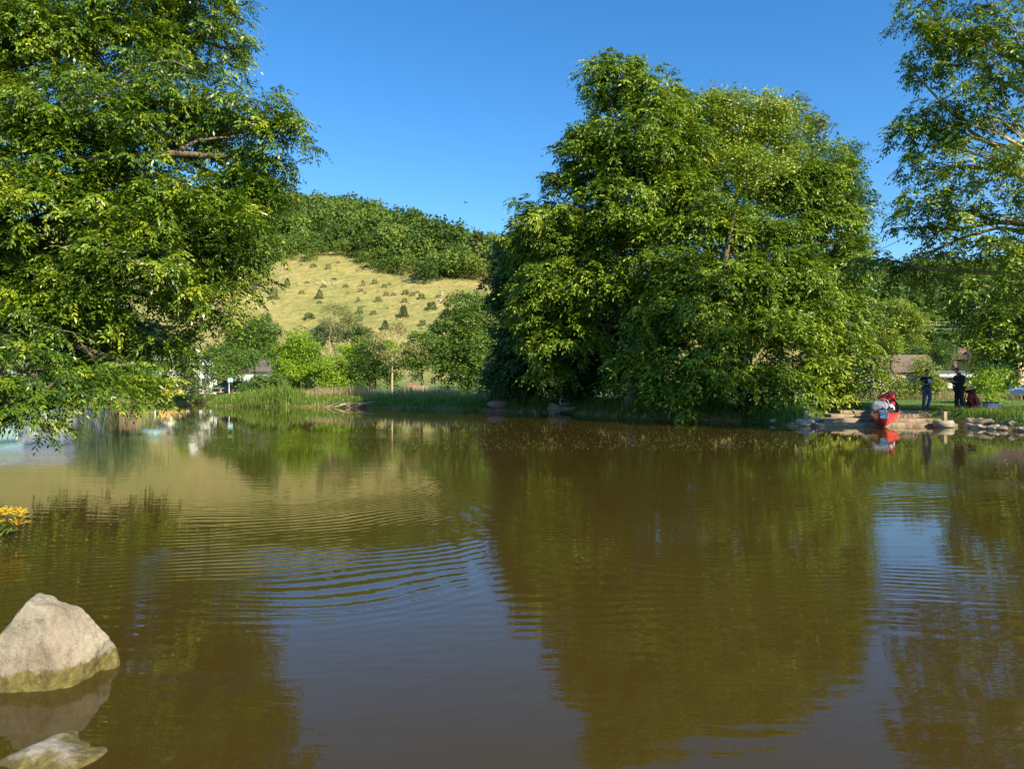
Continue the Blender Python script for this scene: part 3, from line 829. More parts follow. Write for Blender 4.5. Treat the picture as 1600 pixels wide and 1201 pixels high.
# junipers and bushes on the dry slope  (x, foot y, width, height in photograph pixels, kind, label)
def slope_bush(px, py, w, h, label, cone=False, group='junipers scattered over the dry slope', name='juniper_bush', cat='bush'):
    g = ray_ground(px, py)
    if g is None: return
    ws = w * g[1] / F; hs_ = h * g[1] / F
    rng = np.random.default_rng(int(px * 7 + py))
    k = int(140 + 5 * w * h / 4); k = min(k * 2, 1600); ws *= 0.88; hs_ *= 0.88
    z = rng.uniform(0.02, 1, k)
    prof = (1.02 - z) ** 0.55 if cone else np.sqrt(np.maximum(0.03, 1 - (z * 1.15 - 0.25) ** 2)) * (1 + 0.15 * np.sin(z * 9))
    a = rng.uniform(0, 6.28, k); r = prof * np.sqrt(rng.uniform(0.35, 1, k)) * 0.5
    lob = 1 + 0.22 * np.sin(a * 3 + z * 5 + px)
    p = np.stack([r * lob * np.cos(a) * ws, r * lob * np.sin(a) * ws, z * hs_ * (1 + 0.1 * np.sin(a * 2 + py))], 1)
    d_ = np.stack([np.cos(a) * 0.5, np.sin(a) * 0.5, rng.uniform(0.1, 1, k)], 1)
    L_ = 0.12 * max(ws, hs_ * 0.6)
    Q = leaf_quads(p, d_, nrm(rng.normal(0, 0.6, (k, 3)) + p / np.array([ws, ws, hs_])), np.full(k, L_), np.full(k, L_ * 0.55))
    o = link(name, quads_mesh(name, Q, rng.uniform(0.1, 0.8, k)), M['juniper'])
    o.location = [float(v) for v in g]
    tag(o, label, cat, group)
ZB = [ # coordinates in a 3.81x enlargement with origin (380,270)
 (183,765,55,80,0,'big rounded juniper at the left of the dry slope'), (262,683,48,50,1,'pointed juniper on the upper left of the dry slope'),
 (455,760,52,60,1,'broad pointed juniper left of the middle of the dry slope'), (507,585,38,38,0,'round juniper just under the wood on the left'),
 (955,870,70,78,1,'largest cone-shaped juniper on the lower dry slope'), (1068,920,48,42,0,'round juniper at the lower right of the dry slope'),
 (1122,825,65,52,0,'wide juniper at the right edge of the dry slope'), (393,882,65,42,0,'wide dark juniper low on the left of the dry slope'),
 (695,848,42,48,0,'egg-shaped juniper in the lower middle of the dry slope'), (805,775,42,35,0,'round juniper in the middle of the dry slope'),
 (1062,762,50,38,0,'bushy juniper in the upper right of the dry slope'), (967,735,45,32,0,'bushy juniper left of a close pair on the upper right slope'),
 (713,682,30,38,1,'small pointed juniper in the upper middle of the dry slope'), (783,672,38,32,0,'round juniper right of a small pointed one on the upper slope'),
 (685,778,28,35,1,'narrow juniper in the middle of the dry slope'), (845,945,60,60,1,'pale green pointed juniper at the foot of the slope beside the dark spruce'),
 (348,730,35,25,0,None), (138,672,30,15,0,None), (160,650,30,15,0,None), (68,710,30,30,0,None), (380,667,30,15,0,None), (318,680,12,12,0,None),
 (267,585,30,12,0,None), (420,570,40,22,0,None), (345,560,20,12,0,None), (567,548,25,17,0,None), (478,690,35,20,0,None), (610,690,35,22,0,None),
 (542,645,35,15,0,None), (680,592,20,10,0,None), (840,692,35,25,0,None), (870,676,25,18,0,None), (700,718,32,20,0,None), (725,728,20,12,0,None),
 (622,730,20,20,0,None), (852,740,38,28,0,None), (895,740,35,22,0,None), (1010,742,35,28,0,None), (1038,725,30,18,0,None), (960,780,40,28,0,None),
 (775,853,42,25,0,None), (858,818,18,12,0,None), (930,922,28,25,0,None), (1160,750,30,22,0,None), (720,805,20,9,0,None), (800,722,14,18,0,None),
 (728,570,26,9,0,None), (985,790,16,9,0,None), (560,600,12,8,0,None), (455,784,36,16,0,None), (240,640,10,14,0,None)]
ORD = ['first', 'second', 'third', 'fourth', 'fifth', 'sixth', 'seventh', 'eighth', 'ninth', 'tenth', 'eleventh', 'twelfth', 'thirteenth', 'fourteenth', 'fifteenth', 'sixteenth', 'seventeenth', 'eighteenth']
def band(y_): return 'upper' if y_ < 665 else ('middle' if y_ < 735 else 'lower')
LBL = {}
for bn in ('upper', 'middle', 'lower'):
    row_ = sorted([q for q in ZB if q[5] is None and band(q[1]) == bn])
    for n_, q in enumerate(row_): LBL[q[:2]] = '%s small low bush from the left in the %s band of the dry slope' % (ORD[n_], bn)
for x_, y_, w_, h_, c_, lb in ZB:
    slope_bush(380 + x_ / 3.81, 270 + y_ / 3.81, w_ / 3.81, h_ / 3.81, lb or LBL[(x_, y_)], bool(c_),
               'junipers scattered over the dry slope' if lb else 'small bushes dotted over the dry slope', 'juniper_bush' if lb else 'small_bush')

# limestone scree showing through the turf
mb = MB(); rr = np.random.default_rng(4)
for i in range(46):
    g = ray_ground(510 + rr.normal(0, 9), 444 + rr.normal(0, 3.5)) if i < 30 else ray_ground(688 + rr.normal(0, 3), 465 + rr.normal(0, 5))
    s = rr.uniform(0.25, 0.7); mb.rbox((g[0], g[1], g[2] + 0.1), (s * 1.4, s, s * 0.5), rr.uniform(0, 3), 0.2)
tag(mb.build('scree', M['stone']), 'pale loose stones showing through the turf of the dry slope', 'scree', None, 'stuff')

def windowed(root, x, y, z, w, h, face=-1, frame='white', pane='glass', axis='x', bars=1):
    """window on the wall plane y (face -1 looks towards -y)"""
    f = MB(); t = 0.07; dpt = 0.06
    if axis == 'x':
        for s_ in (-1, 1):
            f.box((x + s_ * (w / 2 - t / 2), y, z), (t, dpt, h))
            f.box((x, y, z + s_ * (h / 2 - t / 2)), (w - 2 * t, dpt, t))
        if bars: f.box((x, y, z), (t * 0.7, dpt, h - 2 * t))
        f.box((x, y - 0.05, z - h / 2 - 0.03), (w + 0.16, 0.16, 0.05))
        w_ = f.build('window', M[frame], root)
        MB().box((x, y + 0.012, z), (w - 2 * t, 0.02, h - 2 * t)).build('pane', M[pane], w_)
    else:
        for s_ in (-1, 1):
            f.box((x, y + s_ * (w / 2 - t / 2), z), (dpt, t, h)); f.box((x, y, z + s_ * (h / 2 - t / 2)), (dpt, w - 2 * t, t))
        w_ = f.build('window', M[frame], root)
        MB().box((x, y, z), (0.02, w - 2 * t, h - 2 * t)).build('pane', M[pane], w_)

def house(name, label, px, d, wd, dp, eave, ridge, wall, roof, ridge_axis='x', hip=0.0, rz=0.0, wins=(), door=None, chim=(), cat='house', over=0.35, gframe='white'):
    X, Y, _ = G(px, d); z0 = gz(X, Y) - 0.15
    root = empty(name, (X, Y, z0), label, cat, None, rz)
    eave += 0.15; ridge += 0.15
    MB().box((0, 0, eave / 2), (wd, dp, eave)).build('wall', M[wall], root)
    mb = MB(); a, b = wd / 2 + over, dp / 2 + over; e = eave - 0.12; t = 0.16
    if ridge_axis == 'x':
        h = hip * a
        top = [(-a + h, 0, ridge), (a - h, 0, ridge)]
        base = [(-a, -b, e), (a, -b, e), (a, b, e), (-a, b, e)]
        v = base + top + [(p[0], p[1], p[2] + t) for p in base] + [(p[0], p[1], p[2] + t) for p in top]
        mb.add(v, [(6, 7, 11, 10), (8, 9, 10, 11), (7, 8, 11), (9, 6, 10), (0, 1, 7, 6), (1, 2, 8, 7), (2, 3, 9, 8), (3, 0, 6, 9), (0, 3, 2, 1)])
    else:
        h = hip * b
        top = [(0, -b + h, ridge), (0, b - h, ridge)]
        base = [(-a, -b, e), (a, -b, e), (a, b, e), (-a, b, e)]
        v = base + top + [(p[0], p[1], p[2] + t) for p in base] + [(p[0], p[1], p[2] + t) for p in top]
        mb.add(v, [(6, 7, 10), (8, 9, 11), (7, 8, 11, 10), (9, 6, 10, 11), (0, 1, 7, 6), (1, 2, 8, 7), (2, 3, 9, 8), (3, 0, 6, 9), (0, 3, 2, 1)])
    rf = mb.build('roof', M[roof], root)
    if ridge_axis == 'y' and hip == 0:     # gable wall facing the lake
        g_ = MB(); yy = -dp / 2 - over - 0.004
        g_.add([(-wd / 2, yy, e + 0.05), (wd / 2, yy, e + 0.05), (0, yy, ridge - 0.12), (-wd / 2, -dp / 2 - 0.02, e), (wd / 2, -dp / 2 - 0.02, e), (0, -dp / 2 - 0.02, ridge - 0.2)],
               [(0, 1, 2), (3, 5, 4), (0, 3, 4, 1), (1, 4, 5, 2), (2, 5, 3, 0)])
        g_.build('gable', M[wall], root)
    for (cx, cy, cw, ch, cm) in chim:
        MB().box((cx, cy, ch / 2 + eave * 0.6), (cw, cw, ch)).build('chimney', M[cm], rf)
    for (wx_, wz_, ww, wh) in wins:
        windowed(root, wx_, -dp / 2 - 0.035, wz_, ww, wh, frame=gframe)
    if door:
        dd = MB().box((door[0], -dp / 2 - 0.03, 1.15), (0.95, 0.06, 2.0)).build('door', M['darkwood'], root)
        MB().box((door[0] + 0.35, -dp / 2 - 0.08, 1.1), (0.12, 0.04, 0.03)).build('handle', M['steel'], dd)
    return root, rf

# right bank
rt, rf = house('bungalow', 'low house with a brown hipped tile roof and a solar panel behind the standing man', 1396, 93, 12.5, 9, 2.7, 4.75, 'orangewall', 'tile', 'x', 0.34, 0.06,
      wins=[(-3.6, 1.5, 1.3, 1.2), (-0.6, 1.5, 1.3, 1.2), (2.4, 1.5, 1.3, 1.2)], door=(4.6,))
MB().box((-0.4, -1.15, 4.42), (2.6, 1.0, 0.06), rx=0.42).build('solar_panel', M['panel'], rf)
mb = MB()
for i in range(34): mb.box((-4.2 + i * 0.24, -5.6, 1.75), (0.05, 0.05, 0.8))
mb.box((-0.2, -5.6, 2.18), (8.3, 0.09, 0.08)); mb.box((-0.2, -5.6, 1.32), (8.3, 0.09, 0.08)); mb.box((-0.2, -5.05, 1.22), (8.3, 1.1, 0.12))
mb.build('balcony', M['white'], rt)
house('gabled_house', 'reddish tile-roofed house with two white vents behind the man in the dark jacket', 1528, 84, 8.5, 9, 2.8, 5.2, 'brownwall', 'tilered', 'x', 0.28, -0.12,
      wins=[(-2.2, 1.6, 1.1, 1.1), (0.6, 1.6, 1.1, 1.1)], chim=[(-3.3, -4.2, 0.28, 1.3, 'white'), (-1.9, -2.4, 0.28, 2.0, 'white')])
house('garden_shed', 'low dark brown shed with a white roof edge and two small windows painted pale to look lit', 1478, 60, 2.7, 2.6, 1.75, 2.1, 'darkwood', 'slate', 'x', 0.0, 0.05,
      wins=[(-0.55, 1.2, 0.34, 0.34), (0.0, 1.2, 0.34, 0.34)], cat='shed', over=0.25)
shed = bpy.data.objects['garden_shed']
for c in list(shed.children):
    if c.name.startswith('window'):
        for p_ in c.children: p_.data.materials[0] = M['litpane']
MB().box((0, -1.62, 2.0), (3.2, 0.04, 0.2)).build('roof_edge', M['white'], shed)
house('yellow_house', 'yellow plastered house glimpsed through the branches at the right edge', 1592, 72, 7.0, 8, 3.6, 5.6, 'yellowwall', 'tilered', 'y', 0.0, 0.1,
      wins=[(-1.6, 2.3, 1.0, 1.2), (1.4, 2.3, 1.0, 1.2)])
house('grey_house', 'small grey plastered house with dark windows behind the bush left of the canoe', 1352, 66, 3.4, 4, 2.0, 2.3, 'greyplaster', 'slate', 'x', 0.2, 0.0,
      wins=[(-0.95, 1.35, 0.55, 0.8), (0.55, 1.35, 0.55, 0.8)], cat='house', over=0.1)
# left bank
house('slate_blue_hall', 'long slate blue building with white window frames behind the drooping branches on the left', 45, 66, 10.5, 7, 3.4, 4.6, 'bluewall', 'bluewall', 'x', 0.1, 0.0,
      wins=[(-4.1 + 1.35 * i, 1.7, 0.42, 1.5) for i in range(7)], cat='building')
house('turquoise_hut', 'small turquoise hut at the left edge beside the slate blue building', -20, 60, 3.0, 3, 3.0, 3.5, 'teal', 'teal', 'x', 0.0, 0.0, cat='hut', wins=[(0.5, 1.7, 0.9, 0.9)])
house('brown_house', 'brown house beside the slate blue building, hidden by the left tree', 142, 74, 5.5, 7, 3.2, 5.4, 'brownwall', 'tile', 'x', 0.15, 0.0,
      wins=[(-1.8, 1.6, 0.7, 1.7), (-0.4, 1.6, 0.7, 1.7), (1.4, 1.6, 0.9, 1.1)])
house('white_house', 'white gabled house with a dark roof and red chimney right of the left tree', 306, 82, 4.6, 8, 3.2, 5.4, 'render', 'tiledark', 'y', 0.0, 0.35,
      wins=[(-1.2, 1.5, 0.9, 1.0), (1.2, 1.5, 0.9, 1.0), (0, 3.6, 0.8, 0.9)], door=(0.1,), chim=[(-0.9, 1.0, 0.6, 3.3, 'brick')])
house('white_cottage', 'white cottage with a grey roof and brick chimney behind the bushes', 410, 84, 4.6, 6, 2.6, 4.6, 'render', 'tiledark', 'x', 0.1, 0.0,
      wins=[(-1.4, 1.5, 0.9, 1.0), (0.5, 1.5, 0.9, 1.0)], chim=[(0.7, 0.2, 0.6, 3.6, 'brick')])

# ================================================================== trees
DECID = 'bark'
# --- left foreground ash
tree('ash_tree', 'big leafy ash tree filling the left side and drooping to the water', 'tree', (-16.0, 15.6, 0.45), 3.4, [
    B_(60, 50, 16.28, 150, 110), B_(225, 30, 17.05, 140, 90), B_(322, 20, 17.82, 58, 62), B_(350, 75, 17.82, 35, 40),
    B_(110, 190, 14.88, 160, 95), B_(285, 170, 15.50, 110, 80), B_(395, 185, 15.50, 45, 62, None, .8), B_(430, 200, 15.50, 32, 17, None, .8), B_(425, 255, 15.81, 24, 24, None, .6),
    B_(60, 320, 14.42, 130, 90), B_(250, 320, 15.19, 130, 95), B_(375, 320, 15.81, 52, 75),
    B_(80, 440, 14.57, 110, 80), B_(215, 430, 14.88, 120, 75), B_(345, 430, 16.12, 54, 60), B_(330, 490, 16.43, 42, 26, None, .7),
    B_(170, 540, 17.82, 110, 60), B_(245, 540, 15.81, 45, 46), B_(205, 582, 14.88, 44, 36),
    B_(20, 545, 12.71, 60, 50), B_(60, 610, 12.40, 70, 46), B_(130, 604, 13.33, 60, 30, None, .9), B_(10, 616, 11.78, 36, 26, None, .9), B_(374, 395, 16.2, 28, 52, None, .9), B_(30, 430, 15.2, 80, 70), B_(120, 490, 16.8, 90, 60), B_(20, 510, 15.5, 60, 50), B_(374, 300, 15.9, 36, 46),
    B_(-150, 100, 15.50, 130, 130), B_(-150, 330, 14.72, 120, 120), B_(-130, 560, 13.95, 110, 90), B_(100, -130, 17.05, 160, 120), B_(280, -110, 17.82, 90, 90), B_(-120, -100, 17.05, 130, 120)],
    'ash_near', 'ash', bark='bark', seed=1, r0=0.42, young=0.5, inner=0.95, twigs=5, twig_r=0.008, lean=(0.8, 0.3))

# --- the big group on the far bank
tree('tall_ash', 'tallest ash of the central group, rising to a ragged top above the water', 'tree', G(990, 35.0), 3.2, [
    B_(965, 130, 36, 52, 52), B_(1025, 165, 36, 52, 60), B_(935, 108, 36, 20, 28, None, .55), B_(1000, 230, 35, 105, 75), B_(930, 260, 36, 52, 62), B_(1060, 240, 36.5, 50, 60), B_(1068, 190, 37, 34, 46),
    B_(880, 350, 35.5, 72, 58), B_(878, 290, 36, 34, 34), B_(905, 215, 36.2, 26, 36, None, .8), B_(975, 350, 34.5, 85, 75), B_(840, 340, 36.5, 40, 40), B_(858, 440, 35.5, 66, 66), B_(945, 440, 34.4, 60, 52, None, .8),
    B_(880, 520, 35.5, 60, 48, None, .9), B_(838, 500, 37, 36, 46), B_(822, 400, 38, 34, 50), B_(860, 570, 36.5, 36, 30, None, .8), B_(1050, 330, 35, 60, 70)],
    'mid', 'ash_far', seed=2, r0=0.33, young=0.5, twigs=3, lean=(0.1, 0.3), inner=1.3)
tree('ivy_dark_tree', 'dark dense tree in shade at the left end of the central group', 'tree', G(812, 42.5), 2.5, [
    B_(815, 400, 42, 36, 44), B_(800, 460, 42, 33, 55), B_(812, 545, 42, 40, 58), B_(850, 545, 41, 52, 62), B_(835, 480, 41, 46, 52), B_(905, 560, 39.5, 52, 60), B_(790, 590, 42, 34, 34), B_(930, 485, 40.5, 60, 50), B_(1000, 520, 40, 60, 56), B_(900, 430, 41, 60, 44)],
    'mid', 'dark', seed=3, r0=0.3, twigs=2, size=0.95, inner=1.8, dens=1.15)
tree('broad_ash', 'broad bright green ash leaning over the water in the middle of the far bank', 'tree', G(1166, 31.4, 0.3), 2.2, [
    B_(1105, 345, 33, 80, 50), B_(1200, 370, 33, 80, 48), B_(1090, 290, 33.8, 46, 36), B_(1060, 420, 32.5, 72, 58), B_(1150, 430, 32, 92, 66), B_(1240, 430, 32.5, 66, 66),
    B_(1010, 500, 32.5, 50, 38, None, .9), B_(1090, 510, 31.4, 72, 46), B_(1190, 520, 31, 80, 52), B_(1265, 500, 32, 46, 50),
    B_(990, 560, 31.8, 44, 34), B_(1075, 575, 30.8, 62, 40), B_(1050, 618, 30.4, 34, 23, None, .9), B_(1150, 590, 30.2, 52, 34), B_(1215, 585, 30, 60, 40), B_(1275, 580, 31, 40, 42), B_(1248, 618, 29.6, 34, 20, None, .8)],
    'mid', 'ash_far', seed=4, r0=0.34, young=0.4, twigs=3, lean=(-0.1, 0.2), inner=1.3)
tree('rear_ash', 'ash with light green top on the right side of the central group', 'tree', G(1290, 36), 3.0, [
    B_(1290, 265, 36, 38, 46), B_(1300, 335, 35.4, 46, 60), B_(1250, 300, 35.4, 40, 46), B_(1318, 420, 35, 28, 52), B_(1300, 480, 34.5, 36, 48), B_(1315, 545, 34, 28, 44)],
    'mid', 'ash_far', seed=5, r0=0.24, young=0.5, twigs=2, inner=1.3)
tree('yellow_poplar', 'yellow-green aspen standing behind the ashes of the central group', 'tree', G(1165, 38.5), 6, [
    B_(1118, 168, 37.6, 36, 50), B_(1160, 200, 37.5, 48, 62), B_(1205, 185, 37.6, 38, 48), B_(1100, 240, 37.2, 34, 52), B_(1175, 270, 36.2, 66, 52), B_(1230, 235, 37.4, 30, 46), B_(1215, 300, 36.0, 40, 40)],
    'midfine', 'yellow', bark='bark_pale', seed=6, r0=0.26, twigs=4, dens=1.1, inner=0.8)
tree('grey_willow', 'blue-grey willow top showing behind the yellow-green aspen', 'tree', G(1270, 45), 7, [
    B_(1255, 170, 45, 26, 26, None, .7), B_(1272, 210, 45, 22, 42, None, .85), B_(1262, 270, 45, 26, 40)],
    'midfine', 'willow', seed=7, r0=0.22, twigs=4)
tree('dark_alder', 'dark shaded tree at the right outline of the central group', 'tree', G(1335, 41), 4, [
    B_(1318, 240, 41, 22, 26, None, .8), B_(1338, 280, 41, 20, 42, None, .85), B_(1335, 350, 41, 22, 50), B_(1333, 430, 41, 25, 52), B_(1335, 510, 41, 26, 50)],
    'midfine', 'dark', seed=8, r0=0.2, twigs=4)
tree('hazel_bush', 'leafy green hazel between the central trees and the red canoe', 'bush', G(1338, 34), 0.8, [
    B_(1345, 545, 34, 32, 40), B_(1372, 575, 34.5, 22, 34), B_(1320, 590, 33, 34, 34), B_(1295, 615, 31.5, 26, 22), B_(1350, 600, 34.5, 34, 24)],
    'bush', 'ash_far', seed=9, r0=0.07, twigs=2, crown_name='foliage', stem_name='stem', size=1.15)

# --- right foreground/middle tree
tree('overhanging_maple', 'tall airy tree at the right edge with branches reaching over the bank', 'tree', (18.0, 20.4, 0.45), 3.4, [
    B_(1440, 40, 21.90, 48, 52, None, .75), B_(1510, 60, 21.40, 60, 62, None, .8), B_(1585, 60, 20.90, 55, 66, None, .8), B_(1425, 110, 21.90, 28, 22, None, .6),
    B_(1460, 190, 21.90, 50, 40, None, .8), B_(1540, 180, 20.90, 62, 58, None, .8), B_(1430, 200, 21.90, 30, 16, None, .6), B_(1440, 265, 21.90, 34, 20, None, .7),
    B_(1455, 330, 21.40, 56, 36, None, .8), B_(1530, 290, 20.90, 62, 52, None, .85), B_(1600, 280, 20.40, 52, 80, None, .85), B_(1422, 362, 21.90, 36, 20, None, .6),
    B_(1545, 385, 20.40, 62, 42, None, .85), B_(1605, 430, 19.90, 48, 60, None, .9), B_(1440, 408, 22.40, 66, 13, 1.0, .7), B_(1375, 412, 23.40, 34, 11, 0.8, .6), 
    
    B_(1680, 80, 20.90, 70, 80, None, .6), B_(1700, 290, 20.90, 90, 110, None, .9), B_(1560, -50, 21.90, 80, 50, None, .7),],
    'mid', 'ash_far', bark='bark_pale', seed=10, r0=0.30, young=1.0, twigs=4, dens=0.98, size=0.68, inner=0.4, lean=(-0.1, 0))
tree('low_maple', 'low spreading dark-leaved tree hanging over the lawn right of the rucksack', 'tree', (24.5, 27.6, 0.45), 1.9, [
    B_(1530, 446, 27.4, 34, 22, None, .7), B_(1575, 500, 27, 48, 36, None, .9), B_(1600, 545, 26.5, 40, 34, None, .8), B_(1560, 425, 27.5, 40, 22, None, .7), B_(1660, 440, 27, 70, 50), B_(1660, 530, 27, 60, 46),
    B_(1750, 450, 27, 80, 66), B_(1740, 550, 27, 70, 46), B_(1840, 470, 27, 70, 80)],
    'mid', 'ash_far', bark='bark_pale', seed=18, r0=0.24, twigs=6, inner=0.6, size=0.9)
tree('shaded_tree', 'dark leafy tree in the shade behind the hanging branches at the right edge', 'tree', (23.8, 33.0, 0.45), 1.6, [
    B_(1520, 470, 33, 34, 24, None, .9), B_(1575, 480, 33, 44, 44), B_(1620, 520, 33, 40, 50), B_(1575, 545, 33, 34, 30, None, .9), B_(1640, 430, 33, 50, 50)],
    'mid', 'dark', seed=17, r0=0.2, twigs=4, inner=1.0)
tree('round_laurel_bush', 'bright green round bush behind the red rucksack', 'bush', G(1542, 42), 0.5, [
    B_(1525, 592, 42, 26, 24), B_(1550, 598, 42, 24, 24), B_(1535, 608, 41.5, 34, 16)],
    'bush', 'bright', seed=11, r0=0.05, twigs=2, crown_name='foliage', stem_name='stem')
tree('yellow_shrub', 'tall yellow-green shrub behind the man in the black T-shirt', 'bush', G(1432, 50), 0.8, [
    B_(1440, 585, 50, 22, 24, None, .8), B_(1425, 600, 50, 28, 20, None, .8), B_(1455, 603, 50, 20, 16, None, .8), B_(1436, 566, 50, 9, 12, None, .7)],
    'bush', 'yellow', seed=12, r0=0.05, twigs=3, crown_name='foliage', stem_name='stem')
tree('garden_shrub', 'dull green shrub in front of the orange house wall right of the hazel', 'bush', G(1398, 54), 0.7, [
    B_(1392, 596, 54, 16, 18, None, .8), B_(1408, 604, 54, 14, 12, None, .7)],
    'bush', 'olive', seed=13, r0=0.05, twigs=2, crown_name='foliage', stem_name='stem')
tree('yellow_willow', 'rounded yellow-green willow with three domes behind the bank on the right', 'tree', G(1392, 78), 3.2, [
    B_(1352, 505, 78, 27, 28, None, .85), B_(1395, 492, 78, 30, 30, None, .9), B_(1425, 512, 78, 20, 30, None, .85), B_(1375, 530, 77, 34, 24, None, .7)],
    'far', 'yellow', seed=14, r0=0.22, twigs=5, size=0.8)
tree('slender_tree', 'thin green tree between the two brown-roofed houses', 'tree', G(1470, 74), 2.5, [
    B_(1468, 560, 74, 14, 26, None, .8), B_(1478, 540, 74, 12, 18, None, .7)], 'far', 'mid', seed=15, r0=0.12, twigs=2, size=0.6)
for i, (px, py, d, rx, ry, lf, lb) in enumerate([
    (1440, 555, 118, 34, 22, 'mid', 'green garden tree above the roof with the solar panel'),
    (1490, 530, 122, 30, 30, 'mid', 'grey-green tree behind the house roofs left of the hanging branches'),
    (1340, 560, 100, 32, 34, 'dark', 'dark tree behind the hazel and below the yellow-green willow'),
    (1545, 545, 112, 34, 30, 'olive', 'dull olive tree behind the hanging branches on the right'),
    (1600, 540, 108, 34, 36, 'mid', 'green tree behind the yellow house at the right edge'),
    (1568, 585, 62, 22, 22, 'dark', 'dark low tree between the round bush and the parked car')]):
    tree('background_tree', lb, 'tree', G(px, d), 2, [B_(px - rx * .35, py, d, rx * .7, ry * .8), B_(px + rx * .4, py + 3, d, rx * .65, ry * .75), B_(px, py - ry * .35, d + 1, rx * .6, ry * .6), B_(px, py + ry * .5, d, rx * .8, ry * .5)],
         'far', lf, seed=30 + i, r0=0.2, twigs=1, size=1.0 if d > 90 else 0.6)

# --- middle ground, left of the central group
def mtree(name, label, px, d, blobs, style='far', leaf='mid', fork=1.5, r0=0.18, cat='tree', base_px=None, **k):
    x, y, _ = G(base_px or px, d)
    return tree(name, label, cat, (x, y, gz(x, y)), fork, [B_(*b) for b in blobs], style, leaf, r0=r0, seed=int(px), **k)
mtree('round_maple', 'tall rounded green maple left of the dark central trees', 733, 62, [(735, 490, 62, 38, 38), (705, 510, 62, 28, 32), (762, 505, 62, 26, 42), (735, 545, 61, 48, 36), (700, 565, 61, 26, 26), (760, 580, 60, 34, 34), (725, 590, 60, 26, 20)],
      leaf='mid', r0=0.26, twigs=2, size=0.78, young=0.6)
mtree('bank_maple', 'green tree with a reddish trunk standing over the wooden cart', 664, 60, [(655, 540, 60, 24, 22), (680, 545, 60, 22, 24), (640, 560, 60, 18, 18), (672, 570, 60, 26, 14)], leaf='mid', r0=0.13, fork=1.3, twigs=2, size=0.72, base_px=660)
mtree('golden_conifer', 'bright yellow-green bushy conifer left of the middle', 466, 60, [(464, 530, 60, 15, 24), (450, 556, 60, 19, 22), (484, 553, 60, 20, 20), (465, 580, 59.5, 34, 22), (444, 590, 59.5, 14, 14), (490, 585, 59.5, 16, 16)],
      leaf='bright', fork=0.6, twigs=1, size=0.6, dens=1.2)
mtree('green_bush', 'light green rounded bush right of the golden conifer', 525, 58, [(515, 575, 58, 22, 24), (545, 580, 58, 24, 22), (530, 592, 57.5, 36, 14)], leaf='bright', fork=0.5, cat='bush', r0=0.08, twigs=1, size=0.6, crown_name='foliage', stem_name='stem')
mtree('green_bush', 'mid green bush standing left of the bare-stemmed tree', 585, 58, [(580, 560, 58, 26, 30), (600, 580, 58, 22, 24), (565, 590, 57.5, 24, 16)], leaf='mid', fork=0.5, cat='bush', r0=0.08, twigs=1, size=0.6, crown_name='foliage', stem_name='stem')
mtree('green_bush', 'yellow-green bush behind the bare-stemmed tree, below the slope', 575, 66, [(568, 540, 66, 24, 16), (600, 545, 66, 26, 14), (545, 552, 66, 20, 16)], leaf='bright', fork=0.8, cat='bush', r0=0.09, twigs=1, size=0.6, crown_name='foliage', stem_name='stem')
mtree('bare_stemmed_tree', 'thin half-bare tree with pale forking stems in front of the bushes', 612, 56, [(590, 535, 56, 20, 16, None, .35), (615, 520, 56, 18, 18, None, .35), (640, 535, 56, 20, 16, None, .35), (612, 555, 56, 22, 14, None, .3)],
      style='midfine', leaf='olive', bark='bark_pale', fork=0.9, r0=0.1, twigs=9, inner=0.1)
mtree('sparse_yellow_tree', 'sparse straw-yellow tree against the dry slope', 524, 82, [(522, 478, 82, 20, 14, None, .5), (508, 495, 82, 14, 14, None, .4), (540, 495, 82, 14, 14, None, .4), (524, 510, 82, 24, 14, None, .35)],
      style='midfine', leaf='olive', bark='bark_pale', fork=3.0, r0=0.11, twigs=9, inner=0.1)
mtree('dark_green_tree', 'dark green rounded tree behind the sparse yellow one', 556, 90, [(553, 510, 90, 16, 18), (565, 520, 90, 14, 14)], leaf='dark', twigs=1, size=0.7)
mtree('grey_green_tree', 'grey-green tree behind the trunk of the sparse yellow tree', 518, 88, [(512, 518, 88, 22, 16), (530, 524, 88, 18, 14), (500, 530, 88, 14, 14)], leaf='willow', twigs=1, size=0.7)
mtree('left_maple', 'green tree beside the white houses, right of the left ash', 400, 68, [(400, 510, 68, 24, 26), (420, 530, 68, 20, 26), (375, 535, 68, 24, 22), (400, 550, 67, 34, 20, None, .8)], leaf='mid', twigs=2, size=0.7, r0=0.16)
mtree('garden_tree', 'dense green tree in front of the white houses', 362, 64, [(350, 555, 64, 24, 22), (378, 562, 64, 20, 18), (350, 580, 63, 30, 14), (330, 545, 65, 16, 18)], leaf='mid', twigs=1, size=0.65, r0=0.14)
mtree('pale_bush', 'pale grey-green willow bush at the water in front of the white house', 299, 60, [(298, 585, 60, 22, 18), (312, 600, 59.5, 18, 12), (286, 600, 60, 14, 14)], leaf='willow', fork=0.4, cat='bush', r0=0.06, twigs=2, size=0.55, crown_name='foliage', stem_name='stem')
mtree('small_bush', 'low green bush on the bank below the white cottage', 400, 54, [(395, 598, 54, 20, 10), (420, 594, 54, 22, 13), (436, 600, 54, 16, 12)], leaf='mid', fork=0.3, cat='bush', r0=0.05, twigs=1, size=0.5, crown_name='foliage', stem_name='stem')
mtree('weeping_willow', 'weeping willow on the left bank mostly hidden by the ash', 180, 66, [(180, 510, 66, 50, 26), (140, 530, 66, 30, 30), (220, 530, 66, 28, 30), (180, 560, 65, 62, 30)], style='hang', leaf='willow', r0=0.3, fork=3, twigs=2, size=1.5)
mtree('poplar_column', 'narrow yellow-green cypress beside the white gable', 287, 78, [(287, 565, 78, 6, 24), (290, 545, 78, 4, 14)], leaf='bright', twigs=1, size=0.45, fork=0.5, r0=0.07)
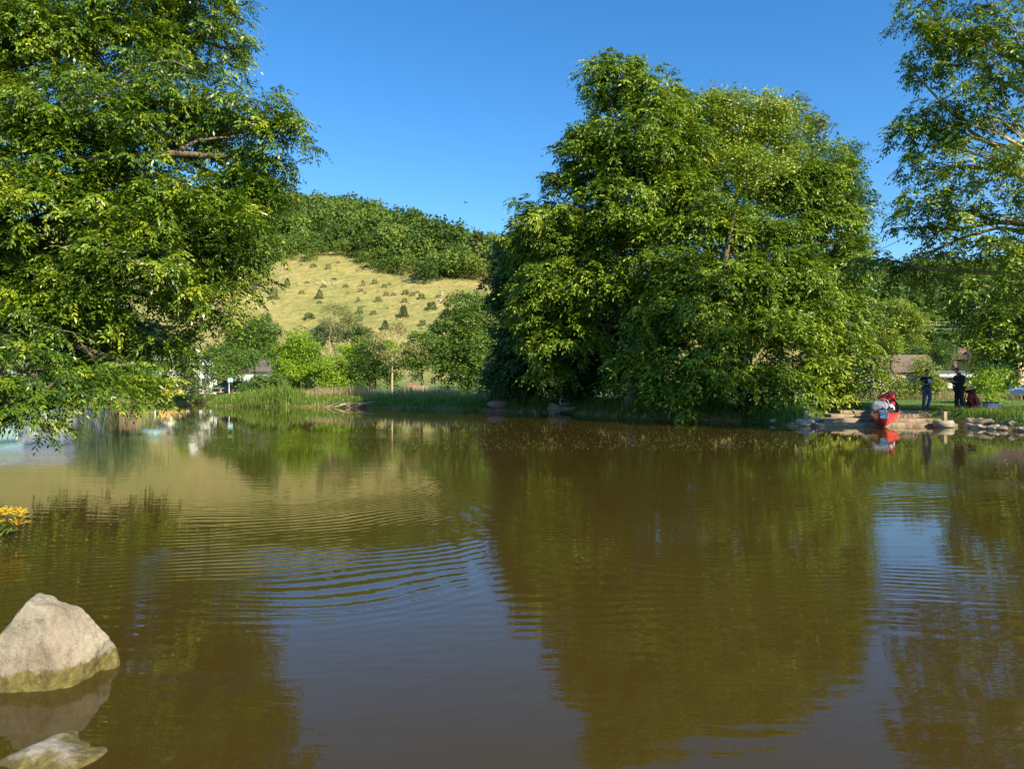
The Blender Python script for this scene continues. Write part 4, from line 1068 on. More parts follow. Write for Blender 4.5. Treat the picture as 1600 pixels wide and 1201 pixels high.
for (px, py, d, w, h, lb) in [(582, 552, 95, 14, 54, 'small dark spruce with tiered branches at the foot of the slope')]:
    rng = np.random.default_rng(9); g = G(px, d); g[2] = gz(g[0], g[1]); H = (py - 498) * d / F + 3.5
    root = empty('spruce_tree', g, lb, 'spruce')
    k = 1500; z = rng.uniform(0.05, 1, k); a = rng.uniform(0, 6.28, k); r = (1.02 - z) * 0.30 * np.sqrt(rng.uniform(0.05, 1, k))
    p = np.stack([r * np.cos(a), r * np.sin(a), np.round(z * 13) / 13 - 0.35 * r], 1) * H
    Q = leaf_quads(p, np.stack([np.cos(a), np.sin(a), np.full(k, -0.25)], 1), nrm(rng.normal(0, .3, (k, 3)) + [0, 0, 1]), np.full(k, .06 * H), np.full(k, .022 * H))
    link('crown', quads_mesh('crown', Q, rng.uniform(0.2, 0.9, k)), M['willow'], root)
    MB().tube([(0, 0, -.3), (0, 0, H * .98)], [.12, .02], 6).build('trunk', M['bark'], root, True)

# understory in the shade of the central group
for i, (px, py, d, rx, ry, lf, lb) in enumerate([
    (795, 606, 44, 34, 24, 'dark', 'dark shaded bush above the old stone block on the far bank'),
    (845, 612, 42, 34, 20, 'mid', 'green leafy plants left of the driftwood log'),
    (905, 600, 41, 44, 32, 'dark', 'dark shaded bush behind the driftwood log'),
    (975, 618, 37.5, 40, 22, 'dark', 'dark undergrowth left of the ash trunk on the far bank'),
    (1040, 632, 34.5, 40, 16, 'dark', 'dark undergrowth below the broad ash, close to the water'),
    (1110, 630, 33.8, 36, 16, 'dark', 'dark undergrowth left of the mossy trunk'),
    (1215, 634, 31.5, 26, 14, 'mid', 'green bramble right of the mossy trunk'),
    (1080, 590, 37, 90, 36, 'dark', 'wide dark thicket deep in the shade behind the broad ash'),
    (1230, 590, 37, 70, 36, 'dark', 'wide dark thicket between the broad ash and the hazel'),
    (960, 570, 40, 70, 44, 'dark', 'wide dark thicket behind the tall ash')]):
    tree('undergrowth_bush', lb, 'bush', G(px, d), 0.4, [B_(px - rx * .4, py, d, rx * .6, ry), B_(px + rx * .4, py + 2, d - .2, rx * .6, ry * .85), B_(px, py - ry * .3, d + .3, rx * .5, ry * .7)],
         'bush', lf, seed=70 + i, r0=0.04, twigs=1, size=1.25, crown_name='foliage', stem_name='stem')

# ================================================================== banks: reeds, grass
rng = np.random.default_rng(77)
def scatter_shore(n, xr, yr, dmin, dmax, hfun, w, name, label, cat, mat, lean=0.35, cond=None):
    x = rng.uniform(*xr, n); y = rng.uniform(*yr, n); sd = shore_sd(x, y)
    k = (sd > dmin) & (sd < dmax)
    if cond is not None: k &= cond(x, y)
    x, y, sd = x[k], y[k], sd[k]; z = ground_z(x, y)
    h = hfun(x, y, sd) * rng.uniform(0.6, 1.2, len(x))
    Q, T = blades(np.stack([x, y, z - 0.03], 1), h, np.full(len(x), w) * rng.uniform(0.7, 1.3, len(x)), rng, lean)
    o = link(name, quads_mesh(name, Q, T), M[mat]); tag(o, label, cat, None, 'stuff')
pxf = lambda x, y: 800 + F * x / y
scatter_shore(60000, (-24, -2), (42, 60), -0.5, 3.2, lambda x, y, s: (0.30 + 0.5 * np.exp(-((pxf(x, y) - 430) / 45) ** 2)) * (1 + 0.35 * vnoise(x, y, 1.4, 5)), 0.035, 'reeds', 'tall green reeds along the far left bank', 'reeds', 'reed', 0.7, lambda x, y: pxf(x, y) > 325)
scatter_shore(30000, (-22, 0), (42, 62), 2.5, 8, lambda x, y, s: 0.72 * (1 + 0.3 * vnoise(x, y, 1.1, 6)), 0.035, 'dry_grass', 'pale dry grass behind the reeds on the far bank', 'grass', 'straw', 0.4, lambda x, y: pxf(x, y) > 470)
scatter_shore(26000, (-34, -16), (52, 66), -0.2, 4, lambda x, y, s: 0.3 + 0 * x, 0.03, 'lawn_edge_grass', 'short green grass at the water in front of the white house', 'grass', 'grass', 0.5)
scatter_shore(26000, (-3, 11), (27, 46), -0.1, 2.5, lambda x, y, s: 0.45 + 0 * x, 0.03, 'shaded_bank_grass', 'dark grass hanging over the shaded central bank', 'grass', 'grass', 0.6)
scatter_shore(52000, (15.6, 27), (18, 36), 0.25, 12, lambda x, y, s: 0.30 * np.exp(-s / 2.5) + 0.07, 0.016, 'bank_grass', 'fresh green grass on the right bank above the stones', 'grass', 'grass', 0.6, lambda x, y: ~((x > 15.6) & (x < 19.8) & (y > 28.8) & (y < 30.6) & (x < 17.5)))
scatter_shore(30000, (8, 40), (29.6, 60), 0.5, 30, lambda x, y, s: 0.10 + 0 * x, 0.02, 'lawn_grass', 'short lawn grass around the two standing men', 'grass', 'grass', 0.6)
scatter_shore(12000, (9.5, 13.4), (27.3, 31.5), -0.05, 2.5, lambda x, y, s: 0.22 + 0 * x, 0.02, 'left_bank_grass', 'green grass and herbs left of the landing steps', 'grass', 'grass', 0.6, lambda x, y: x < 10.6 + (y - 27) * .75)
scatter_shore(14000, (20, 60), (44, 62), 5, 60, lambda x, y, s: 0.5 + 0 * x, 0.03, 'verge_grass', 'pale tall grass behind the lawn in front of the houses', 'grass', 'straw', 0.4, lambda x, y: (y > 50))

# floating leaves and scum on the far half of the lake
n = 3200
x = rng.uniform(-8, 17, n); y = 24 + rng.exponential(6.0, n) - 7; sd = shore_sd(x, y); k = (sd < -0.15) & (y > 14)
x, y = x[k], y[k]; n = len(x); a = rng.uniform(0, 6.28, n)
Q = leaf_quads(np.stack([x, y, np.full(n, 0.006)], 1), np.stack([np.cos(a), np.sin(a), 0 * a], 1), np.tile([0, 0, 1.], (n, 1)), rng.uniform(.025, .08, n), rng.uniform(.02, .045, n))
tag(link('floating_leaves', quads_mesh('floating_leaves', Q), M['fallen']), 'small pale leaves and fluff floating on the far water', 'leaves', None, 'stuff')

# ================================================================== stones
import bmesh
def stone_mesh(name, seed, size, planes=9, sub=4, rough=0.03, flat=None, detail=0.6, k=22.0):
    """angular stone: a sphere cut by random planes, with softened edges and broken surface"""
    r = np.random.default_rng(seed)
    bm = bmesh.new(); bmesh.ops.create_icosphere(bm, subdivisions=sub, radius=1)
    V = np.array([v.co[:] for v in bm.verts])
    n = nrm(r.normal(0, 1, (planes, 3))) if flat is None else nrm(np.array([f[:3] for f in flat], float))
    dd = r.uniform(0.62, 0.95, planes) if flat is None else np.array([f[3] for f in flat])
    rad = np.full(len(V), 1.25)
    dots = V @ n.T
    cand = np.where(dots > 0.02, dd / np.maximum(dots, 0.02), 9)
    rad = -np.log(np.exp(-k * rad) + np.exp(-k * np.minimum(cand, 3)).sum(1)) / k
    for s_, am in ((2.3, rough), (5.5, rough * detail), (12, rough * detail * 0.5)):
        w = sum(np.sin(V @ r.normal(0, s_, 3) + r.uniform(0, 6)) for _ in range(6)) / 3
        rad = rad + am * w
    V = V * rad[:, None] * np.array(size)
    for v, c in zip(bm.verts, V): v.co = c
    me = bpy.data.meshes.new(name); bm.to_mesh(me); bm.free(); me.shade_smooth()
    return me

def bump_rock(me, amp, seed, lo=8, hi=60):
    r = np.random.default_rng(seed); n = len(me.vertices)
    co = np.zeros(n * 3, np.float32); me.vertices.foreach_get('co', co); co = co.reshape(-1, 3)
    no = np.zeros(n * 3, np.float32); me.vertices.foreach_get('normal', no); no = no.reshape(-1, 3)
    w = np.zeros(n)
    for f in np.geomspace(lo, hi, 14): w += np.sin(co @ r.normal(0, f, 3) + r.uniform(0, 6)) * (lo / f) ** 0.75
    me.vertices.foreach_set('co', (co + no * (w * amp)[:, None]).ravel().astype(np.float32)); me.update()

# foreground boulder
flat = [(0.10, -0.86, 0.50, 0.60), (0.75, -0.30, 0.62, 0.64), (0.99, -0.12, -0.05, 0.74), (-0.66, -0.1, 0.70, 0.66), (0.05, 0.9, 0.42, 0.6), (0.25, 0.0, 0.97, 0.74),
        (-0.1, -0.1, 1.0, 0.84), (0.55, -0.75, 0.1, 0.78), (-0.45, -0.82, 0.30, 0.78), (-1, 0, -0.1, 1.1), (0, 0, -1, 0.6)]
me = stone_mesh('boulder', 3, (0.362, 0.28, 0.475), sub=7, flat=flat, rough=0.02, k=60.0)
bump_rock(me, 0.0030, 5, 10, 110)
rock = link('boulder', me, M['rock']); rock.location = (-2.475, 3.84, 0.035)
tag(rock, 'large pale pyramid-shaped boulder with a mossy foot in the near water', 'boulder')
me = stone_mesh('rock', 9, (0.075, 0.11, 0.17), sub=5, rough=0.03); bump_rock(me, 0.0012, 6, 14, 90)
o = link('splinter_rock', me, M['rock']); o.location = (-2.235, 4.0, -0.04); o.rotation_euler = (0.1, -0.25, 0.4)
tag(o, 'small mossy stone wedged against the right side of the pale boulder', 'stone')
me = stone_mesh('rock', 15, (0.42, 0.27, 0.16), sub=5, rough=0.04, planes=12); bump_rock(me, 0.003, 7, 10, 70)
o = link('sunken_rock', me, M['rock_wet']); o.location = (-1.93, 3.12, -0.132); o.rotation_euler = (0, -0.12, 0.3)
tag(o, 'algae-covered rock whose pale tip just breaks the water in front of the boulder', 'stone')
for (x_, y_, z_, s_, sd_, lb) in [(-1.80, 3.72, -0.17, 0.16, 21, 'brown sunken stone under water right of the boulder'),
                             (-1.35, 2.85, -0.20, 0.20, 22, 'brown sunken stone under water at the bottom left'),
                             (0.62, 2.72, -0.20, 0.24, 24, 'yellowish sunken stone at the bottom edge right of the middle'), (-2.3, 3.0, -0.19, 0.2, 25, 'mossy sunken stone in front of the boulder at the left edge')]:
    me = stone_mesh('rock', sd_, (s_ * 1.3, s_, s_ * .8), sub=4, rough=0.04); o = link('sunken_stone', me, M['rock_wet']); o.location = (x_, y_, z_)
    tag(o, lb, 'stone')

# riprap along the right bank, each stone its own thing
rng = np.random.default_rng(31)
vars_ = [stone_mesh('stone', 200 + i, (0.27, 0.2, 0.19), sub=4, rough=0.018, k=90.0, planes=11) for i in range(7)]
for m_ in vars_: m_.materials.append(M['stone'])
line = [(16.25, 26.1), (16.05, 25.3), (16.6, 23.8), (17.0, 21.3)]
pts = []; stones_ = []
for i in range(len(line) - 1):
    a = np.array(line[i]); b = np.array(line[i + 1]); L_ = np.linalg.norm(b - a)
    for t in np.arange(0, L_, 0.33): pts.append(a + (b - a) * t / L_)
i = 0
for p in pts:
    for row in range(2):
        o = bpy.data.objects.new('edging_stone', vars_[rng.integers(0, 7)]); COL.objects.link(o)
        q = p + np.array([0.15 + row * 0.26, 0.1]) + rng.normal(0, 0.05, 2)
        s = rng.uniform(0.55, 1.05)
        o.location = (q[0], q[1], 0.03 + row * 0.16 + rng.uniform(-0.02, 0.03)); o.scale = (s, s, s * rng.uniform(.7, 1)); o.rotation_euler = (rng.uniform(-.3, .3), rng.uniform(-.3, .3), rng.uniform(0, 6.28))
        stones_.append((row, 800 + F * q[0] / q[1], o))
        i += 1
for row in range(2):
    srt = sorted([(x_, o) for r_w, x_, o in stones_ if r_w == row], key=lambda t: t[0])
    for n_, (x_, o) in enumerate(srt):
        tag(o, '%s pale angular stone from the left in the %s row of the right bank edging' % (ORD[n_], 'waterline' if row == 0 else 'upper'), 'stone', 'stones edging the right bank')
for (px, d, z, s, lb) in [(1222, 28.4, .08, 1.0, 'flat pale stone at the water just left of the left tyre'), (1238, 27.9, .16, .8, 'small pale stone behind the left tyre'),
                          (1270, 27.6, .2, 0.9, 'pale earth-covered stone between the left tyre and the steps'), (1115, 31.6, .06, .9, 'pale stone at the foot of the broad ash')]:
    o = bpy.data.objects.new('bank_stone', vars_[int(px) % 7]); COL.objects.link(o)
    g = G(px, d, z); o.location = g; o.scale = (1.5 * s, 1.2 * s, .7 * s); tag(o, lb, 'stone')

# old stone block on the shaded bank
X = G(776, 41.2, 0)
root = empty('stone_block', X, 'old reddish brick-and-stone block at the water under the dark tree', 'block')
o = link('masonry', stone_mesh('m', 77, (.56, .42, .36), planes=10, sub=4, rough=.05), M['brownwall'], root); o.location = (0, .2, .42)
MB().rbox((0.05, -0.02, 0.06), (1.5, 1.0, 0.2), 0.05, .2).build('plinth', M['bark'], root)

# ================================================================== landing steps
root = empty('landing_steps', (13.2, 26.6, 0), 'four wide weathered steps leading from the lawn down to the water', 'steps')
rs_ = np.random.default_rng(12)
for i, (z, y0, y1, xl, xr) in enumerate([(0.12, 26.45, 27.42, 11.0, 16.15), (0.24, 27.42, 28.40, 11.7, 16.2), (0.36, 28.40, 29.38, 12.4, 16.3), (0.475, 29.38, 30.2, 13.2, 16.9)]):
    nx = 60; mb = MB()
    xs = np.linspace(xl, xr, nx) - 13.2
    prof = [(y0, z - .45), (y0, z - .03), (y0 + .03, z), (y1 + .03, z + .004), (y1 + .03, z - .45)]
    V = []
    for j, x_ in enumerate(xs):
        e = 0.02 * math.sin(x_ * 3.1 + i) + rs_.normal(0, 0.008); h = rs_.normal(0, 0.006) + 0.012 * math.sin(x_ * 1.7 + i * 2)
        V += [(x_, yy - 26.6 + (e if k < 3 else 0), zz + (h if 0 < k < 4 else 0)) for k, (yy, zz) in enumerate(prof)]
    Fc = [(j * 5 + k, (j + 1) * 5 + k, (j + 1) * 5 + k + 1, j * 5 + k + 1) for j in range(nx - 1) for k in range(4)]
    Fc += [(0, 1, 2, 3, 4), tuple((nx - 1) * 5 + k for k in (4, 3, 2, 1, 0))]
    mb.add(V, Fc).build('step', M['slab'], root)

# ================================================================== tyres and posts
def tyre(px, d, label, lp):
    x, y, _ = G(px, d)
    root = empty('old_tyre', (x, y, 0.0), label, 'tyre', 'tyres at the ends of the steps')
    R0, r_in, h = 0.33, 0.19, 0.25
    prof = [(r_in, .03), (r_in + .03, 0.0), (R0 - .03, 0.0), (R0, .04), (R0 + .012, h * .5), (R0, h - .04), (R0 - .04, h), (r_in + .03, h - .01), (r_in, h - .05), (R0 - .06, h - .07), (R0 - .05, h * .5), (R0 - .06, .06)]
    mb = MB(); n = 40; V = []; k = len(prof)
    for i in range(n):
        a = 2 * math.pi * i / n; tr = 0.004 if i % 2 else -0.004
        V += [((rr + (tr if rr > R0 - .01 else 0)) * math.cos(a), (rr + (tr if rr > R0 - .01 else 0)) * math.sin(a), zz + 0.0) for rr, zz in prof]
    mb.add(V, [(i * k + j, ((i + 1) % n) * k + j, ((i + 1) % n) * k + (j + 1) % k, i * k + (j + 1) % k) for i in range(n) for j in range(k)])
    mb.build('casing', M['tyre'], root, True)
    MB().tube([(R0 * math.cos(a) * .985, R0 * math.sin(a) * .985, h * .5) for a in np.linspace(0, 2 * math.pi, 41)], 0.022, 6, False).build('tread_band', M['tyre'], root, True)
    p = empty('mooring_post', (x + .03, y, 0), lp, 'post', 'posts standing in the tyres')
    MB().rbox((0, 0, .10), (.13, .13, .85), .2, .08).build('shaft', M['wood'], p)
    MB().rbox((0, 0, .54), (.145, .145, .04), .2, .2).build('top', M['wood_grey'], p)
tyre(1474, 26.15, 'muddy tyre lying flat at the right end of the steps', 'square wooden post standing in the right tyre')
tyre(1258, 27.0, 'muddy tyre lying flat at the left end of the steps', 'square wooden post standing in the left tyre')

# ================================================================== canoe, pointing at the camera, hauled up the steps
a = np.array([13.02, 25.75, 0.0]); b = np.array([15.45, 30.0, 0.0])
hd = math.atan2(b[1] - a[1], b[0] - a[0]); LN = float(np.linalg.norm(b - a))
root = empty('canoe', (a[0], a[1], 0.0), 'red open canoe pulled up on the steps with its bow in the water', 'canoe')
root.rotation_euler = (0, -R(5.6), hd)
def hull(t):
    """t 0 (bow) .. 1 (stern): half beam, keel height, sheer height"""
    e = abs(2 * t - 1)
    hb = 0.47 * (1 - e ** 2.3) ** 0.85 + 0.012
    keel = 0.16 * max(0, (e - 0.86) / 0.14) ** 2
    sheer = 0.36 + 0.30 * e ** 3.2
    return hb, keel, sheer
ns, nc = 44, 17
def hull_surface(off, name, mat, inset=0.0):
    V = []; mb = MB()
    for i in range(ns):
        t = i / (ns - 1); hb, k, s_ = hull(t); hb = max(0.004, hb - inset); k += inset
        x_ = t * LN
        for j in range(nc):
            u = -1 + 2 * j / (nc - 1)
            ang = u * math.pi / 2
            w = math.copysign(abs(math.sin(ang)) ** 0.75, ang) * hb * (1.04 - 0.05 * abs(u) ** 6)
            h = k + (s_ - k) * (1 - math.cos(ang) ** 0.62 if abs(u) < 1 else 1)
            sweep = (0.18 * (1 - (h - k) / max(s_ - k, .01))) * (1 - 2 * t) ** 5
            V.append((x_ + sweep, w, h - 0.02))
    fl = [(i * nc + j, i * nc + j + 1, (i + 1) * nc + j + 1, (i + 1) * nc + j) for i in range(ns - 1) for j in range(nc - 1)]
    mb.add(V, fl); return mb.build(name, mat, root, True)
hull_surface(0, 'hull', M['redcanoe'])
hull_surface(0, 'inner_lining', M['black'], 0.014)
gp = {1: [], -1: []}
for i in range(ns):
    t = i / (ns - 1); hb, k, s_ = hull(t)
    for sd in (1, -1): gp[sd].append((t * LN, sd * hb, s_ - 0.015))
for sd in (1, -1): MB().tube(gp[sd], 0.016, 6).build('gunwale', M['blackrubber'], root, True)
for t in (0.30, 0.72):
    hb, k, s_ = hull(t); mb = MB().box((t * LN, 0, s_ - .09), (.22, hb * 1.9, .025))
    for sg in (-1, 1): mb.box((t * LN, sg * hb * .86, s_ - .05), (.18, .02, .08))
    mb.build('seat', M['wood'], root)
hb, k, s_ = hull(.5); MB().tube([(LN * .5, -hb, s_ - .03), (LN * .5, hb, s_ - .03)], .022, 8).build('thwart', M['wood'], root, True)
for t0, t1 in ((0.004, 0.07), (0.93, 0.996)):
    mb = MB(); V = []
    for i in range(7):
        t = t0 + (t1 - t0) * i / 6; hb, k, s_ = hull(t)
        for u in (-1, 0, 1): V.append((t * LN, u * hb * .98, s_ + 0.004 + (0.02 if u == 0 else 0)))
    mb.add(V, [(i * 3 + j, i * 3 + j + 1, i * 3 + j + 4, i * 3 + j + 3) for i in range(6) for j in range(2)])
    mb.build('end_cap', M['blackrubber'], root, True)
MB().tube([(0.10, 0.05, .66), (0.2, .2, .62), (.42, .27, .5), (.5, .24, .42)], .014, 6).build('painter_rope', M['bark_pale'], root, True)

CM = Matrix.Translation(root.location) @ root.rotation_euler.to_matrix().to_4x4()
def inboat(t, side, z):
    return CM @ Vector((t * LN, side, z))
# number plate clipped over the bow cover
def place_rot(o, v): o.location = v; o.rotation_euler = root.rotation_euler
def soft(name, label, cat, t, side, z, size, mat, seed, seg=4):
    me = stone_mesh(name, seed, size, planes=14, sub=4, rough=0.035)
    r_ = empty(name, inboat(t, side, z), label, cat); r_.rotation_euler = root.rotation_euler
    link('cover', me, M[mat], r_)
    return r_
bg1 = soft('spray_bag', 'black bag filling the bow of the canoe behind the number card', 'bag', .16, 0, .36, (.42, .30, .22), 'black', 41)
MB().tube([(-.3, 0, .16), (0, 0, .235), (.3, 0, .16)], .014, 6).build('strap', M['blackrubber'], bg1, True)
bg2 = soft('grey_duffel', 'grey domed duffel bag lying in the canoe behind the black bag', 'bag', .42, .12, .47, (.30, .29, .24), 'greyfab', 43)
MB().tube([(-.2, -.3, .1), (0, -.22, .27), (.2, .0, .3), (.3, .2, .15)], .016, 6).build('strap', M['whitepl'], bg2, True)
bg3 = soft('red_life_jacket', 'bright red life jacket heaped in the stern of the canoe', 'life jacket', .80, .04, .62, (.34, .26, .28), 'redfab', 47)
MB().tube([(-.3, -.2, .02), (-.2, -.1, .22), (-.1, .1, .27), (.1, .25, .1)], .02, 6).build('strap', M['black'], bg3, True)
bg4 = soft('maroon_dry_bag', 'maroon dry bag in the canoe in front of the red life jacket', 'bag', .62, -.12, .36, (.34, .24, .22), 'maroon', 49)
MB().tube([(-.2, -.2, .05), (-.1, 0, .24), (-.1, .2, .1)], .014, 6).build('strap', M['black'], bg4, True)
bg5 = soft('white_sack', 'small crumpled white sack beside the grey duffel in the canoe', 'bag', .36, -.24, .50, (.13, .12, .11), 'whitepl', 53)
MB().tube([(0, 0, .08), (.02, 0, .15)], .03, 8).build('tied_neck', M['whitepl'], bg5, True)
bg6 = soft('black_holdall', 'black holdall on the right side of the canoe beside the grey duffel', 'bag', .30, -.2, .36, (.3, .18, .2), 'black', 57)
MB().tube([(-.12, 0, .16), (0, 0, .24), (.12, 0, .16)], .01, 6).build('handle', M['blackrubber'], bg6, True)

plate = empty('number_card', (13.04, 25.62, .49), 'white boat card reading D-11 fixed to the bow of the canoe', 'number card')
plate.rotation_euler = (R(-14), 0, R(4))
MB().rbox((0, 0, 0), (.30, .012, .30), 0, .45).build('card', M['whitepl'], plate)
def text_obj(s, size, loc, mat, parent, bold=0.0):
    cu = bpy.data.curves.new('t', 'FONT'); cu.body = s; cu.size = size; cu.align_x = 'CENTER'; cu.align_y = 'CENTER'; cu.extrude = .001; cu.offset = bold
    t = bpy.data.objects.new('t', cu); COL.objects.link(t); bpy.context.view_layer.update()
    me = bpy.data.meshes.new_from_object(t.evaluated_get(bpy.context.evaluated_depsgraph_get()))
    bpy.data.objects.remove(t)
    o = link('lettering', me, mat, parent); o.location = loc; o.rotation_euler = (R(90), 0, 0); return o
text_obj('D-11', .15, (0, -.0095, 0.0), M['ink'], plate, .007)
mb = MB()
for w_, x_, z_ in ((.05, -.09, .115), (.10, .04, .10), (.06, .03, .078), (.10, .05, -.11), (.05, .06, -.088)): mb.box((x_, -.0075, z_), (w_, .003, .018))
mb.build('small_print', M['redink'], plate)

# ================================================================== people
def skin_mesh(name, nodes, edges, root_i=0, sub=2, sym=None):
    me = bpy.data.meshes.new(name)
    me.from_pydata([n[0] for n in nodes], edges, [])
    o = bpy.data.objects.new('tmp', me); COL.objects.link(o)
    md = o.modifiers.new('s', 'SKIN'); md.use_smooth_shade = True; md.branch_smoothing = 0.6
    for i, n in enumerate(nodes):
        sv = me.skin_vertices[0].data[i]; r = n[1]
        sv.radius = (r, r) if not isinstance(r, (tuple, list)) else r
        sv.use_root = (i == root_i)
    m2 = o.modifiers.new('u', 'SUBSURF'); m2.levels = sub; m2.render_levels = sub
    bpy.context.view_layer.update()
    out = bpy.data.meshes.new_from_object(o.evaluated_get(bpy.context.evaluated_depsgraph_get()))
    out.name = name; out.shade_smooth(); bpy.data.objects.remove(o)
    return out

class Sk:
    def __init__(s): s.n = []; s.e = []
    def add(s, p, r, parent=None):
        s.n.append((tuple(float(c) for c in p), r)); i = len(s.n) - 1
        if parent is not None: s.e.append((parent, i))
        return i
    def chain(s, pts, parent=None):
        for p, r in pts: parent = s.add(p, r, parent)
        return parent

def finger_chains(sk, wrist_i, wrist, dirv, palm_n, side, curl=0.8):
    """palm and five fingers; dirv along the hand, palm_n out of the palm, side towards the thumb"""
    d = Vector(dirv).normalized(); n = Vector(palm_n).normalized(); s_ = Vector(side).normalized(); w = Vector(wrist)
    pm = sk.add(w + d * .035, (.020, .034), wrist_i); kn = sk.add(w + d * .075, (.017, .036), pm)
    for k, (of, ln) in enumerate([(.028, .070), (.010, .080), (-.010, .075), (-.028, .060)]):
        p0 = w + d * .088 + s_ * of; i0 = sk.add(p0, .0095, kn)
        p1 = p0 + (d * math.cos(curl * .5) + n * math.sin(curl * .5)) * ln * .45; i1 = sk.add(p1, .0090, i0)
        p2 = p1 + (d * math.cos(curl * 1.2) + n * math.sin(curl * 1.2)) * ln * .32; i2 = sk.add(p2, .0082, i1)
        p3 = p2 + (d * math.cos(curl * 1.8) + n * math.sin(curl * 1.8)) * ln * .25; sk.add(p3, .0070, i2)
    t0 = w + d * .035 + s_ * .036; i0 = sk.add(t0, .0115, pm)
    t1 = t0 + (s_ * .5 + d * .6 + n * .45).normalized() * .035; i1 = sk.add(t1, .0105, i0)
    t2 = t1 + (d * .7 + n * .7).normalized() * .028; sk.add(t2, .0085, i1)

def person(label, loc, rz, pose, mats, hgt=1.78, girth=1.0):
    """figure faces local -y. pose: dict of joints in a 1.78 m frame"""
    root = empty('person', loc, label, 'person'); root.rotation_euler = (0, 0, rz); sc = hgt / 1.78; root.scale = (sc, sc, sc)
    g = girth; J = pose
    sk = Sk()
    pel = sk.add((0, 0.0, .95), (.145 * g, .10 * g))
    belly = sk.add(J.get('belly', (0, -.01, 1.10)), (.140 * g, .105 * g), pel)
    chest = sk.add(J['chest'], (.165 * g, .115 * g), belly)
    upper = sk.add(J['upper'], (.12 * g, .085 * g), chest)
    neck = sk.add(J['neck'], .055, upper)
    neck2 = sk.add(J['neck2'], .052, neck)
    H = Vector(J['head']); f = Vector(J['face']).normalized(); up = Vector(J.get('up', (0, 0, 1))).normalized()
    jaw = sk.add(H - up * .065 + f * .02, (.058, .066), neck2)
    mid = sk.add(H + f * .002, (.074, .088), jaw)
    sk.add(H + up * .075 - f * .012, (.062, .075), mid)
    for s_ in (-1, 1):
        A = J['L' if s_ > 0 else 'R']
        sh = sk.add(A['sh'], .062 * g, upper); el0 = sk.add(Vector(A['sh']).lerp(Vector(A['el']), .5), .050 * g, sh)
        el = sk.add(A['el'], .040, el0); fo = sk.add(Vector(A['el']).lerp(Vector(A['wr']), .35), .039, el); wr = sk.add(A['wr'], .026, fo)
        finger_chains(sk, wr, A['wr'], A['dir'], A['pn'], A['th'], A.get('curl', .8))
        Lg = J['LL' if s_ > 0 else 'RL']
        hip = sk.add(Lg['hip'], .095 * g, pel); th = sk.add(Vector(Lg['hip']).lerp(Vector(Lg['kn']), .5), .080 * g, hip)
        kn = sk.add(Lg['kn'], .058, th); ca = sk.add(Vector(Lg['kn']).lerp(Vector(Lg['an']), .33), .057, kn); an = sk.add(Lg['an'], .038, ca)
        ft = Vector(Lg['foot']).normalized(); hl = sk.add(Vector(Lg['an']) + Vector((0, 0, -.05)) - ft * .02, .034, an); sk.add(Vector(Lg['an']) + Vector((0, 0, -.055)) + ft * .15, .028, hl)
    body = link('body', skin_mesh('body', sk.n, sk.e, 0, 2), mats['skin'], root)
    # face and ears
    fc = MB(); rt_ = up.cross(f).normalized() * -1
    fc.tube([H + f * .083 + up * .012, H + f * .105 - up * .022], [.008, .016], 8); fc.ball(H + f * .101 - up * .026, (.015, .015, .011), 8, 6)
    for s_ in (-1, 1):
        c = H + rt_ * (.074 * s_) - up * .012 - f * .004; fc.ball(c, (.012, .020, .031), 8, 6)
    fc.build('nose_and_ears', mats['skin'], root, True)
    ey = MB()
    for s_ in (-1, 1): ey.ball(H + f * .082 + rt_ * (.031 * s_) + up * .012, (.011, .007, .007), 8, 6); ey.box(H + f * .086 + rt_ * (.031 * s_) + up * .032, (.032, .008, .006))
    ey.box(H + f * .083 - up * .052, (.042, .008, .007))
    ey.build('eyes_and_mouth', mats['hair'], root, True)
    # hair: cap over the skull, open at the face
    V = []; mb = MB(); nu, nv = 20, 9
    for j in range(nv):
        for i in range(nu):
            ph = 2 * math.pi * i / nu; fr = math.cos(ph)          # fr=1 towards the face
            lo = 0.62 if fr > .35 else (1.05 if fr > -.3 else 1.45)
            th = lo * j / (nv - 1) * (math.pi / 2) * 0.95
            r_ = 1.0 + .03 * math.sin(i * 3 + j)
            V.append(H + up * (.020 + .104 * r_ * math.cos(th)) + f * (-.008 + .098 * r_ * math.sin(th) * fr) + rt_ * (.083 * r_ * math.sin(th) * math.sin(ph)))
    mb.add(V, [(j * nu + i, j * nu + (i + 1) % nu, (j + 1) * nu + (i + 1) % nu, (j + 1) * nu + i) for j in range(nv - 1) for i in range(nu)])
    mb.build('hair', mats['hair'], root, True)
    # upper garment
    sk = Sk(); sl_ = J.get('sleeve', .5)
    p0 = sk.add((0, .0, .90), (.160 * g, .118 * g)); p1 = sk.add(J.get('belly', (0, -.01, 1.10)), (.160 * g, .128 * g), p0); p2 = sk.add(J['chest'], (.180 * g, .132 * g), p1)
    p3 = sk.add(J['upper'], (.13 * g, .098 * g), p2); p4 = sk.add(Vector(J['upper']).lerp(Vector(J['neck']), .75), (.072, .070), p3)
    for s_ in (-1, 1):
        A = J['L' if s_ > 0 else 'R']; sh, el, wr = Vector(A['sh']), Vector(A['el']), Vector(A['wr'])
        a0 = sk.add(sh, .078 * g, p3)
        if sl_ < 1: sk.add(sh.lerp(el, .62), .066 * g, a0)
        else:
            a1 = sk.add(sh.lerp(el, .5), .068 * g, a0); a2 = sk.add(el, .060, a1); a3 = sk.add(el.lerp(wr, .5), .054, a2); sk.add(el.lerp(wr, .93), .044, a3)
    up_ = link(mats['top_name'], skin_mesh('top', sk.n, sk.e, 0, 2), mats['top'], root)
